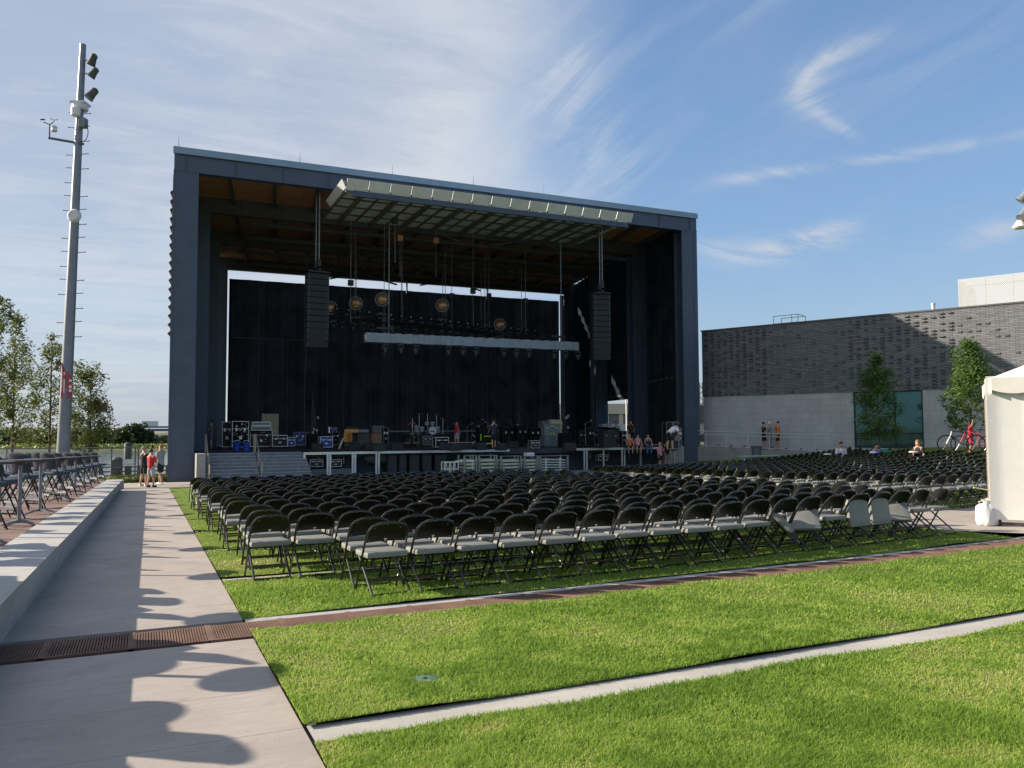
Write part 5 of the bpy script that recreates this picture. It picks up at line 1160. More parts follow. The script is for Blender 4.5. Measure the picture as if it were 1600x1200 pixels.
local_wall('end_wall', [(-.02, .38, zb_, zt-.01)], m_dbrick, 24, -.52); local_wall('roof', [(.4, 34, zt-.3, zt-.2)], m_dgrey, 24, -.52)
# bricks that stand out of the wall, in denser and looser fields
q = MB(); rr = random.Random(4)
r_ = 0
while r_ < 46:
    z = zm+.12+r_*.095*1.0; u = .25+(r_ % 4)*.23; dense = 1
    while u < 33.6:
        pz_ = 1.0 if (u < 4.5 or 9.6 < u < 15.7) else .40
        if r_ % 2 == 0 and rr.random() < (.62 if pz_ == 1 else .16):
            dpt = .085 if pz_ == 1 else .045; q.b2(u, u+.21, -dpt, .0-.001, z+.006, z+.086)
        u += .46
    r_ += 1
pbm = bpy.data.meshes.new('tmp'); q.bm.to_mesh(pbm); q.bm.free()          # they are part of the brickwork
bw_ = [o for o in bld.children if o.name.startswith('brick_wall')][0]; jb = bmesh.new(); jb.from_mesh(bw_.data); nb = len(jb.faces); jb.from_mesh(pbm); jb.to_mesh(bw_.data); jb.free(); bpy.data.meshes.remove(pbm)
bw_.data.materials.append(mat('dark_brick_face', (.085, .092, .108), .7, 0, .3, 3))
for i_, p_ in enumerate(bw_.data.polygons): p_.material_index = 1 if i_ >= nb else 0
q = MB(); 
for (a, b, c_, d) in ((U0, U1, 3.63, 3.715), (U0, U1, .325, .42), (U0, U0+.08, .425, 3.625), (U1-.08, U1, .425, 3.625), ((U0+U1)/2+.35, (U0+U1)/2+.43, .425, 3.625), (U0+.085, (U0+U1)/2+.345, 1.16, 1.24), ((U0+U1)/2+.435, U1-.085, 1.16, 1.24)): q.b2(a, b, .03, .14, c_, d)
WM = Matrix(((WD.x, -NF.x, 0, WP.x-NF.x*.04), (WD.y, -NF.y, 0, WP.y-NF.y*.04), (0, 0, 1, 0), (0, 0, 0, 1)))
wf = q.build('window', m_black, bld); wf.matrix_world = WM
def f_glass(t, b, tc):
    n = tnoise(t, tc, .8, detail=3); t.links.new(mixc(t, n, (.02, .075, .08), (.045, .13, .13)), b.inputs['Base Color']); b.inputs['Roughness'].default_value = .05; b.inputs['Metallic'].default_value = .7; b.inputs['Specular IOR Level'].default_value = .8
q = MB(); q.b2(U0+.07, U1-.07, .08, .10, .40, 3.65); o = q.build('pane', texmat('teal_glass', f_glass), wf); o.matrix_parent_inverse = Matrix(); bpy.context.view_layer.update(); o.parent = wf; o.matrix_local = Matrix()
for i in range(14):
    u = 1.0+i*.95 if i < 9 else 15+(i-9)*3
    q = MB(); q.b2(u, u+.16, -.05, -.002, .36-.03*i if i < 9 else .5, .44-.03*i if i < 9 else .58, .005); o = q.build('wall_light', m_dgrey, bld); o.matrix_world = WM
# roof screen, vent, hatch rail
t = thing('roof_screen', 'white perforated metal screen on the roof of the brick building', 'screen'); a = at(1498, 480, 49); b_ = a+WD*16; zs0 = zt-.1; zs1 = on_y(1498, 437, a.y).z
def f_perf(t_, b, tc):
    v = t_.nodes.new('ShaderNodeTexVoronoi'); v.feature = 'F1'; v.inputs['Scale'].default_value = 13; v.inputs['Randomness'].default_value = 0
    mp = t_.nodes.new('ShaderNodeMapping'); mp.inputs['Scale'].default_value = (1, .001, 1); mp.inputs['Rotation'].default_value = (0, R(45), 0); t_.links.new(tc.outputs['Object'], mp.inputs[0]); t_.links.new(mp.outputs[0], v.inputs['Vector'])
    b.inputs['Base Color'].default_value = (.62, .61, .58, 1); b.inputs['Roughness'].default_value = .5; t_.links.new(mr(t_, v.outputs['Distance'], .30, .36), b.inputs['Alpha'])
m_perf = texmat('perforated_metal', f_perf)
SM = Matrix(((WD.x, -NF.x, 0, a.x), (WD.y, -NF.y, 0, a.y), (0, 0, 1, 0), (0, 0, 0, 1)))
def lscr(nm, m, boxes):
    q = MB()
    for bx in boxes: q.b2(*bx)
    o = q.build(nm, m, t); o.matrix_world = SM
lscr('panel', m_perf, [(0, 16, 0, .02, zs0, zs1)]); lscr('panel', m_perf, [(0, .02, .03, 5, zs0, zs1)])
for i in range(7): lscr('post', m_lgrey, [(i*1.4+.03, i*1.4+.09, .05, .11, zs0, zs1-.02)])
lscr('rail', m_lgrey, [(0.03, 16, .12, .17, zs1-.5, zs1-.44)]); lscr('rail', m_lgrey, [(.03, 16, .12, .17, zs0+.6, zs0+.66)])
p = wp(0, 0); 
def along(px, py, back): r = ray(px, py); u = ((WP-CAM).dot(NF)-back)/(r.dot(NF)); v = CAM+r*u; return v
v0, v1 = along(1209, 507, 1.2), along(1247, 503, 1.2)
t = thing('hatch_rail', 'thin yellowish guard rail around a hatch on the brick roof', 'rail', (v0.x, v0.y, zt-.2)); dx = (v1-v0); dx.z = 0; L_ = dx.length; dx.normalize(); m_y = mat('rail_ochre', (.30, .26, .12), .5, .3)
q = MB(); bk_ = -NF*1.3
for zz in (.45, .95): q.tube([Vector((0, 0, zz)), dx*L_+Vector((0, 0, zz)), dx*L_+bk_+Vector((0, 0, zz)), bk_+Vector((0, 0, zz))], .022, 5)
q.build('rails', m_y, t)
for c_ in (Vector(), dx*L_, dx*L_+bk_, bk_, dx*L_*.75): q = MB(); q.tube([c_, c_+Vector((0, 0, .96))], .022, 5); q.build('post', m_y, t)
v = along(1458.5, 487, 1.5); q = MB(); q.lathe([(.10, -.5), (.10, .55), (.13, .56), (.13, .66)], 12); tag(q.build('vent_pipe', m_lgrey, None, True, (v.x, v.y, zt)), 'short white vent pipe on the brick building roof', 'vent')

# ramp with its railing, trash can
rz0, rz1 = .36, .02; O_ = 1.9; RU = -.4; RE = 9.9
rm = thing('ramp', 'concrete ramp falling to the right along the pale block wall', 'ramp'); q = MB(); a, b_, c_, d = wp(RU, rz0, O_), wp(RE, rz1, O_), wp(RE, rz1, .01), wp(RU, rz0, .01); q.prism([a, b_, c_, d], (0, 0, -1.6)); q.build('slab', m_wallc, rm)
m_railing = mat('bright_railing', (.50, .52, .54), .4, .2)
t = thing('ramp_railing', 'long two-bar galvanised railing along the edge of the ramp', 'railing'); q = MB(); O2 = O_-.08
for dz_ in (1.06, .84, .10): q.tube([wp(RU, rz0+dz_, O2), wp(RE-.1, rz1+dz_, O2)], .028 if dz_ > .5 else .022, 6)
q.build('rails', m_railing, t, True)
for i in range(8):
    u = RU+.1+i*(RE-.2-RU)/7; f = (u-RU)/(RE-RU); q = MB(); q.tube([wp(u, rz0+(rz1-rz0)*f, O2), wp(u, rz0+(rz1-rz0)*f+1.06, O2)], .03, 6); q.build('post', m_railing, t, True)
v = at(1182, 705, 46); t = thing('trash_bin', 'grey-blue plastic trash bin standing before the ramp', 'trash bin', (v.x, v.y, gz(v.x, v.y)-.02)); q = MB(); q.lathe([(.22, 0), (.29, .92), (.27, .93), (.2, .05)], 20); q.build('barrel', mat('bin_plastic', (.10, .125, .15), .6, 0, .1, 4), t, True); q = MB(); q.lathe([(.31, .90), (.32, .98), (.29, .99), (.28, .92)], 20); q.build('rim', m_dgrey, t, True)
v = at(1193, 713, 45); q = MB(); q.b2(-1.6, 1.0, -.2, .2, 0, .05, .004); q.b2(-1.5, -1.44, -.18, .18, -.6, 0); q.b2(.8, .86, -.18, .18, -.6, 0); o = q.build('folding_table', mat('pale_teal', (.35, .48, .50), .5), None, False, (v.x, v.y, v.z)); tag(o, 'low pale table edge in front of the trash bin', 'table')
# people by the wall
def onramp(px, u_out=1.0): r = ray(px, 700); k = ((WP-CAM).dot(NF)+u_out)/r.dot(NF); v = CAM+r*k; u = (v-WP).dot(WD); f = (u-RU)/(RE-RU); return Vector((v.x, v.y, rz0+(rz1-rz0)*f+.005))
person('man in black T-shirt and shorts, left of the three on the ramp', onramp(1194), 110, 1.74, 'stand', ('low', 'down'), 'black', 'black', 'dark', shoes='black')
person('man in grey shirt, long grey trousers and cap in the middle on the ramp', onramp(1203, .7), 150, 1.76, 'stand', ('down', 'hip'), 'grey', 'grey', 'dark', long_legs=True, cap='white')
person('man in orange T-shirt with raised hand, right of the three on the ramp', onramp(1216), -50, 1.82, 'stand', ('down', 'chin'), 'orange', 'black', 'dark', shoes='black')
def seatp(px, d): v = at(px, 700, d); return Vector((v.x, v.y, gz(v.x, v.y)))
for (px, d, ytop, fc, sh_, lab, hr, ar) in ((1312, 38, 690.5, 205, 'white', 'person in white T-shirt seated behind the chairs, looking down', 'dark', ('lap', 'lap')), (1366, 37, 692.5, 200, 'blue', 'person in blue T-shirt and dark cap seated with papers under the tree', 'dark', ('lap', 'lap')), (1437, 34, 687.5, -100, 'black', 'balding man in black shirt seated reading below the window edge', 'red', ('lap', 'lap'))):
    v = at(px, ytop, d); z0 = v.z-1.31; person(lab, Vector((v.x, v.y, z0)), fc, 1.75, 'sit', ar, sh_, 'khaki', hr, cap='black' if sh_ == 'blue' else None, lean=-.35 if False else .25)
    q = MB(); q.b2(-.23, .23, -.2, .2, .40, .44, .01); q.b2(-.23, .23, -.22, -.19, .44, .80, .01)
    for sx in (-1, 1): q.tube([(sx*.21, .2, 0), (sx*.21, -.1, .42)], .012, 5); q.tube([(sx*.2, -.22, 0), (sx*.2, .15, .41)], .012, 5)
    tag(q.build('camp_chair', m_black, None, False, (v.x, v.y, z0), -R(fc)), 'black chair under the %s' % {'white': 'person in white at the back', 'blue': 'person in blue at the back', 'black': 'reading man at the back'}[sh_], 'chair')
for (px, py, d, m, lab) in ((1365, 707, 36.4, m_white, 'white paper sheets held by the person in blue'), (1427, 706.5, 33.5, m_white, 'white paper held by the reading man in black'), (1293, 710, 37, m_white, 'crumpled white paper left of the seated person in white'), (1385, 706, 36, mat('green_cloth', (.02, .16, .10), .8), 'green bundle right of the seated person in blue')):
    v = at(px, py, d); q = MB(); q.ball((0, 0, 0), .2, (1.1, .8, .25 if m is m_white else .6), 2)
    for w_ in q.bm.verts: w_.co.z += .02*math.sin(w_.co.x*30)*math.cos(w_.co.y*24)
    tag(q.build('paper' if m is m_white else 'bundle', m, None, True, v), lab, 'paper' if m is m_white else 'bundle')
# bicycles leaning by the second tree
def bicycle(lab, px, d, ang, fm, fork, z_off=0):
    v = at(px, 700, d); z0 = at(px, 705.5, d).z-.02; t = thing('bicycle', lab, 'bicycle', (v.x, v.y, z0), ang, 'bicycles by the second small tree')
    for sx in (-.53, .53):
        q = MB(); q.tube([(sx+.335*math.cos(i*math.pi/14), 0, .345+.335*math.sin(i*math.pi/14)) for i in range(28)], .026, 6, False, True); wh = q.build('wheel', m_matt, t, True)
        q = MB()
        for i in range(12): q.tube([(sx, 0, .345), (sx+.32*math.cos(i*math.pi/6), 0, .345+.32*math.sin(i*math.pi/6))], .003, 3)
        q.lathe([(.03, -.04), (.03, .04)], 8, (sx, 0, .345), Matrix.Rotation(R(90), 3, 'X')); q.build('spokes', m_alu, wh)
    q = MB(); bb = (.06, 0, .30); sd_ = (.22, 0, .80); hd = (-.32, 0, .84); h2 = (-.36, 0, .70)
    for a_, b2_ in ((bb, sd_), (sd_, hd), (h2, bb), ((.53, 0, .345), bb), ((.53, 0, .345), sd_)): q.tube([a_, b2_], .02, 6)
    q.build('frame', fm, t, True); q = MB(); q.tube([hd, h2, (-.53, .05, .345)], .022, 6); q.tube([h2, (-.53, -.05, .345)], .022, 6); q.build('fork', fork, t, True)
    q = MB(); q.tube([hd, (-.30, 0, .98)], .016, 6); q.tube([(-.38, -.28, 1.0), (-.30, 0, .98), (-.38, .28, 1.0)], .015, 6); q.build('handlebar', m_matt, t, True)
    q = MB(); q.tube([sd_, (.25, 0, .92)], .014, 6); q.b2(.12, .38, -.07, .07, .92, .96, .015); q.build('saddle', m_matt, t)
ang_ = math.atan2(WD.y, WD.x)
bicycle('black bicycle with white front fork leaning left of the second tree', 1502, 33.0, ang_+.35, m_black, m_white); bicycle('pinkish red bicycle behind the black one at the second tree', 1522, 34.2, ang_+.2, mat('pink_red_paint', (.45, .06, .08), .35), mat('pink_red_paint', (.45, .06, .08), .35))
v = at(1517, 705, 34.6); person('child in bright red top with arms spread behind the bicycles', Vector((v.x, v.y, at(1517, 712, 34.6).z)), 150, 1.45, 'stand', ('out', 'up'), 'crimson', 'crimson', 'dark', longhair=True, skin=m_skin2)

# ------------------------------------------------------------------ trees
def blob_tree(name, lab, base, height, crown_r, crown_z0, n, leaf, lm, cat='tree', grp=None, cone=.6, trunk_r=.09, seed=1, limbs=9, sparse=1.0, flat=1.0, lean=(0, 0)):
    rr = random.Random(seed); t = thing(name, lab, cat, base, rr.uniform(0, 6), grp); q = MB()
    q.tube([(0, 0, -.1), (lean[0]*.3, lean[1]*.3, crown_z0*.7), (lean[0]*.6, lean[1]*.6, height*.6), (lean[0], lean[1], height*.92)], [trunk_r, trunk_r*.75, trunk_r*.45, .012], 8)
    tips = []
    for i in range(limbs):
        f = (i+.5)/limbs; z0 = crown_z0*.85+(height*.85-crown_z0*.85)*f; a = i*2.4+rr.uniform(-.3, .3); L_ = crown_r*(1-cone*f)*rr.uniform(.75, 1.1); up_ = L_*rr.uniform(.7, 1.3)
        p0 = Vector((0, 0, z0)); p1 = p0+Vector((math.cos(a)*L_*.5, math.sin(a)*L_*.5, up_*.4)); p2 = p0+Vector((math.cos(a)*L_, math.sin(a)*L_, up_)); q.tube([p0, p1, p2], [trunk_r*.35, trunk_r*.22, .01], 5); tips += [p1, p2, (p1+p2)/2]
    q.build('trunk', m_bark, t, True)
    V = []; F = []; T = []
    cl = []
    for i in range(int(34*sparse)+10):
        if rr.random() < .6 and tips: c = rr.choice(tips)+Vector((rr.gauss(0, .16), rr.gauss(0, .16), rr.gauss(0, .22)))*crown_r
        else:
            f = rr.random()**1.2; a = rr.uniform(0, 6.28); prof = (math.sin(math.pi*min(1, (f*.82+.16)))**.7)*(1-cone*f*.6); rd = crown_r*prof*math.sqrt(rr.random()); c = Vector((math.cos(a)*rd, math.sin(a)*rd, crown_z0+(height-crown_z0)*f))
        cl.append((c, crown_r*rr.uniform(.16, .34), rr.random()))
    cl.append((Vector((lean[0], lean[1], height*.97)), crown_r*.12, .6)); cl.append((Vector((lean[0], lean[1], height*.9)), crown_r*.18, .5))
    for i in range(n):
        c, r_, tt = cl[rr.randrange(len(cl))]; d = Vector((rr.gauss(0, 1), rr.gauss(0, 1), rr.gauss(0, 1)*flat)).normalized()*r_*(rr.random()**.45); p = c+d
        s = leaf*rr.uniform(.6, 1.25); e = Euler((rr.uniform(-.9, .9), rr.uniform(-.9, .9), rr.uniform(0, 6.28))); ax = e.to_matrix() @ Vector((s, 0, 0)); ay = e.to_matrix() @ Vector((0, s*.5, 0)); k = len(V)
        V += [p-ax, p-ay*.9, p+ax, p+ay*.9]; F.append((k, k+1, k+2, k+3)); tv = min(1, max(0, tt*.55+rr.random()*.45)); T += [tv]*4
    me = bpy.data.meshes.new('crown'); me.from_pydata([tuple(v) for v in V], [], F); a_ = me.attributes.new('tint', 'FLOAT', 'POINT'); a_.data.foreach_set('value', T); me.materials.append(lm)
    o = bpy.data.objects.new('crown', me); COL.objects.link(o); o.parent = t; return t
lm1 = leafmat('maple', (.06, .12, .03), (.17, .26, .07)); lm2 = leafmat('olive', (.085, .12, .028), (.22, .25, .07)); lm3 = leafmat('wood', (.06, .085, .04), (.14, .18, .08)); lm4 = leafmat('marsh', (.10, .14, .03), (.26, .30, .08))  # far-bank leaves paled: distance haze is put into their colour
v = at(1374, 700, 42); gzz = at(1374, 712, 42).z
blob_tree('young_tree', 'dense young tree in front of the teal window', (v.x, v.y, gzz), 5.25-gzz, 1.45, .95, 6500, .088, lm1, grp='young trees before the brick building', seed=3, cone=.78, trunk_r=.055, limbs=14, sparse=3.4)
v = at(1519, 700, 37.5); gzz = at(1521, 712, 37.5).z; ht = at(1521, 533, 37.5).z
blob_tree('young_tree', 'taller young tree by the bicycles, partly sunlit on top', (v.x, v.y, gzz), ht-gzz, 1.32, 1.25, 6500, .088, lm1, grp='young trees before the brick building', seed=8, cone=.74, trunk_r=.06, limbs=14, sparse=3.4)
# riverside trees on the left
for i, (px, pb, d, ytop, r_, z0, n, lab, seed) in enumerate(((19, 735, 47, 492, 1.75, 1.7, 4300, 'slender open-crowned tree left of the light mast, trunk near the left edge', 21), (77, 735, 49, 520, 1.7, 1.7, 4300, 'slender open-crowned tree directly behind the light mast', 35), (-14, 735, 44, 450, 1.7, 1.8, 5500, 'tall tree cut by the left edge of the photo', 17), (140, 735, 46, 580, 1.6, .8, 5200, 'bushy olive-green tree right of the light mast', 44))):
    v = at(px, 700, d); zb2 = at(px, pb, d).z; ht = at(px, ytop, d).z-zb2
    blob_tree('riverside_tree', lab, (v.x, v.y, zb2), ht, r_, z0, n, .10, lm2, grp='trees between the terrace and the river', seed=seed, cone=.72 if i < 3 else .5, trunk_r=.10, limbs=18, sparse=2.0, flat=1.5)
# far bank
def far_clump(name, lab, cat, pts, lm, seed, leaf=.7, kind=None, n=260):
    rr = random.Random(seed); V = []; F = []; T = []
    for (x_, y_, z_, rx_, rz_) in pts:
        for j in range(n):
            d = Vector((rr.gauss(0, 1), rr.gauss(0, 1), rr.gauss(0, 1))).normalized()*rr.random()**.4; p = Vector((x_+d.x*rx_, y_+d.y*rx_*.6, z_+abs(d.z)*rz_)); s = leaf*rr.uniform(.5, 1.2); e = Euler((rr.uniform(-1.2, 1.2), rr.uniform(-1.2, 1.2), rr.uniform(0, 6.28))); ax = e.to_matrix() @ Vector((s, 0, 0)); ay = e.to_matrix() @ Vector((0, s*.6, 0)); k = len(V)
            V += [p-ax, p-ay, p+ax, p+ay]; F.append((k, k+1, k+2, k+3)); T += [rr.random()]*4
    me = bpy.data.meshes.new(name); me.from_pydata([tuple(v) for v in V], [], F); a_ = me.attributes.new('tint', 'FLOAT', 'POINT'); a_.data.foreach_set('value', T); me.materials.append(lm); o = bpy.data.objects.new(name, me); COL.objects.link(o); tag(o, lab, cat, None, kind); return o
rr = random.Random(9); pts = []
for i in range(150):
    px = -160+i*3.0; d = rr.uniform(225, 262); v = at(px, 690, d); top = 1.5+(674-(rr.choice((669, 672, 670, 668)) if px < 222 else rr.choice((680, 682, 684))))/1265*d; pts.append((v.x, v.y, -2.4, rr.uniform(3, 6), max(2.0, top+2.4)))
far_clump('far_wood', 'low wood along the far river bank', 'woodland', pts, lm3, 2, 1.0, 'stuff', 240)
pts = [(at(px, 690, 225).x, at(px, 690, 225).y, -2.4, 4.2, h_) for px, h_ in ((196, 5.2), (204, 6.4), (211, 5.8), (219, 6.6), (226, 4.6))]
far_clump('oak_clump', 'darker taller clump of trees on the far bank left of the stage', 'trees', pts, leafmat('dark', (.022, .038, .014), (.06, .085, .03)), 5, .7, None, 420)
pts = [(at(-150+i*4.5, 700, 203+rr.uniform(-5, 6)).x, at(-150+i*4.5, 700, 203).y+rr.uniform(-4, 9), -2.8, rr.uniform(3, 6), rr.uniform(.7, 1.5)) for i in range(100)]
far_clump('marsh_grass', 'bright marsh grass along the far river bank', 'marsh grass', pts, lm4, 6, .45, 'stuff', 130)
# bridge
t = thing('road_bridge', 'grey concrete road bridge in the distance beside the stage column', 'bridge'); a = at(226, 670, 420); q = MB(); b_ = a+Vector((150, 40, 0)); q.bar(a+Vector((-4, 0, .9)), b_+Vector((0, 0, .9)), 9, 1.0); q.build('deck', mat('bridge_concrete', (.24, .25, .26), .9, 0, .1, .1), t); q = MB(); q.bar(a+Vector((-4, 0, -.7)), b_+Vector((0, 0, -.7)), 7, 1.4); q.build('girder', mat('bridge_girder', (.17, .18, .20), .8), t)
for k in range(7): q = MB(); c = a.lerp(b_, (k+.12)/7); q.b2(c.x-1, c.x+1, c.y-3, c.y+3, -4, c.z-1.45); q.build('pier', mat('bridge_concrete', (.3, .3, .3), .9), t)
q = MB(); c = at(234, 668, 420); q.b2(-4, 4, -1.3, 1.3, 0, 2.6, .2); tag(q.build('truck', m_lgrey, None, False, (c.x, c.y, a.z+1.45)), 'tiny pale truck crossing the far bridge', 'truck')
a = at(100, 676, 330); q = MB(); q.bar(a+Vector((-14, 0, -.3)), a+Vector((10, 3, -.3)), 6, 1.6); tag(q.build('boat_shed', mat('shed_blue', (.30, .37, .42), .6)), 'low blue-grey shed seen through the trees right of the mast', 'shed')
# billboard
t = thing('billboard', 'dull purple-red billboard on a single pole across the river', 'billboard'); a = at(156, 636, 350); q = MB(); q.box(a, (5.8, .5, 3.9), Euler((0, 0, R(15)))); q.build('frame', mat('billboard_back', (.10, .08, .08), .7), t)
q = MB(); q.box(a+Vector((.1, -.32, .0)), (5.6, .08, 3.7), Euler((0, 0, R(15)))); q.build('poster', mat('poster_red', (.17, .07, .09), .6, 0, .35, .6), t)
q = MB(); q.tube([(a.x-4.4, a.y+.6, a.z-1.9), (a.x-4.4, a.y+.6, -3)], .35, 8); q.build('pole', m_dgrey, t); q = MB(); q.bar(a+Vector((-3, -.8, -2.4)), a+Vector((4.4, -.8, -2.4)), .9, .22); q.build('catwalk', m_mgrey, t)
q = MB(); q.box(a+Vector((-4.3, .5, .1)), (2.0, .5, 3.4), Euler((0, 0, R(60)))); q.build('side_face', m_dgrey, t)

# ------------------------------------------------------------------ riverside rails, fence and pilings
m_wgal = mat('weathered_timber', (.20, .18, .15), .9, 0, .25, 3, .4, 12); FY = 50.0
t = thing('chain_link_fence', 'chain-link fence with round galvanised posts along the river edge', 'fence'); FZ0 = gz(0, 50)
def fx(px): return on_y(px, 720, FY).x
for px in (-60, 10, 97, 174, 211, 216): q = MB(); q.tube([(fx(px), FY, FZ0-.1), (fx(px), FY, FZ0+1.75)], .04, 8); q.build('post', m_galv, t, True)
q = MB(); q.tube([(fx(-60), FY, FZ0+1.68), (fx(211), FY, FZ0+1.68)], .025, 6); q.tube([(fx(97), FY, FZ0+.75), (fx(211), FY, FZ0+.75)], .02, 6); q.build('rail', m_galv, t, True)
q = MB(); x_ = fx(-60); 
while x_ < fx(174):
    for sg in (-1, 1): q.tube([(x_, FY, FZ0+.1 if sg > 0 else FZ0+1.66), (x_+1.56, FY, FZ0+1.66 if sg > 0 else FZ0+.1)], .006, 3, False)
    x_ += .13
q.build('mesh', m_galv, t)
t = thing('dock_railing', 'weathered timber and rail fencing on the dock behind the three people', 'railing'); DY = 53.0; dx_ = lambda px: on_y(px, 720, DY).x
for px in (150, 158, 198, 203, 217, 236, 262): q = MB(); q.b2(dx_(px)-.10, dx_(px)+.10, DY-.1, DY+.1, -2.6, FZ0+.55); q.build('post', m_wgal, t)
for zz in (.48, .22, -.02, -.26): q = MB(); q.b2(dx_(120), dx_(275), DY-.14, DY-.105, FZ0+zz-.04, FZ0+zz+.04); q.build('rail', m_galv if zz > .3 else m_wgal, t)
t = thing('dock', 'low timber dock deck at the river edge', 'dock'); q = MB(); q.b2(dx_(110), dx_(290), 52.4, 54.6, FZ0-.72, FZ0-.58); q.build('planks', m_wgal, t); q = MB(); q.b2(dx_(110), dx_(290), 52.3, 52.39, FZ0-.95, FZ0-.55); q.build('fascia', m_wgal, t)
for i, (px, yt, yb, d, r_) in enumerate(((200, 692, 709, 75, .34), (183.5, 715, 735, 56, .36), (178, 719, 738, 55, .25))):
    v = at(px, yt, d); q = MB(); q.lathe([(r_, -4 if i else -1.5), (r_*.95, -.1), (r_*.7, .0), (r_*.4, .05)], 12); q.build; o = q.build('piling', m_dgrey, None, True, v); tag(o, ['dark capped piling standing in the river', 'thick dark mooring post behind the dock rail', 'thinner mooring post left of the thick one'][i], 'piling')
pts = [(on_y(px, 750, 46+dy).x, 46+dy, gz(0, 46)-.08, .5, .30) for px in range(176, 262, 5) for dy in (0, 1.6, 3.2)]
far_clump('bank_weeds', 'yellow-green weeds on the bank behind the three people', 'weeds', pts, lm4, 12, .06, 'stuff', 130)

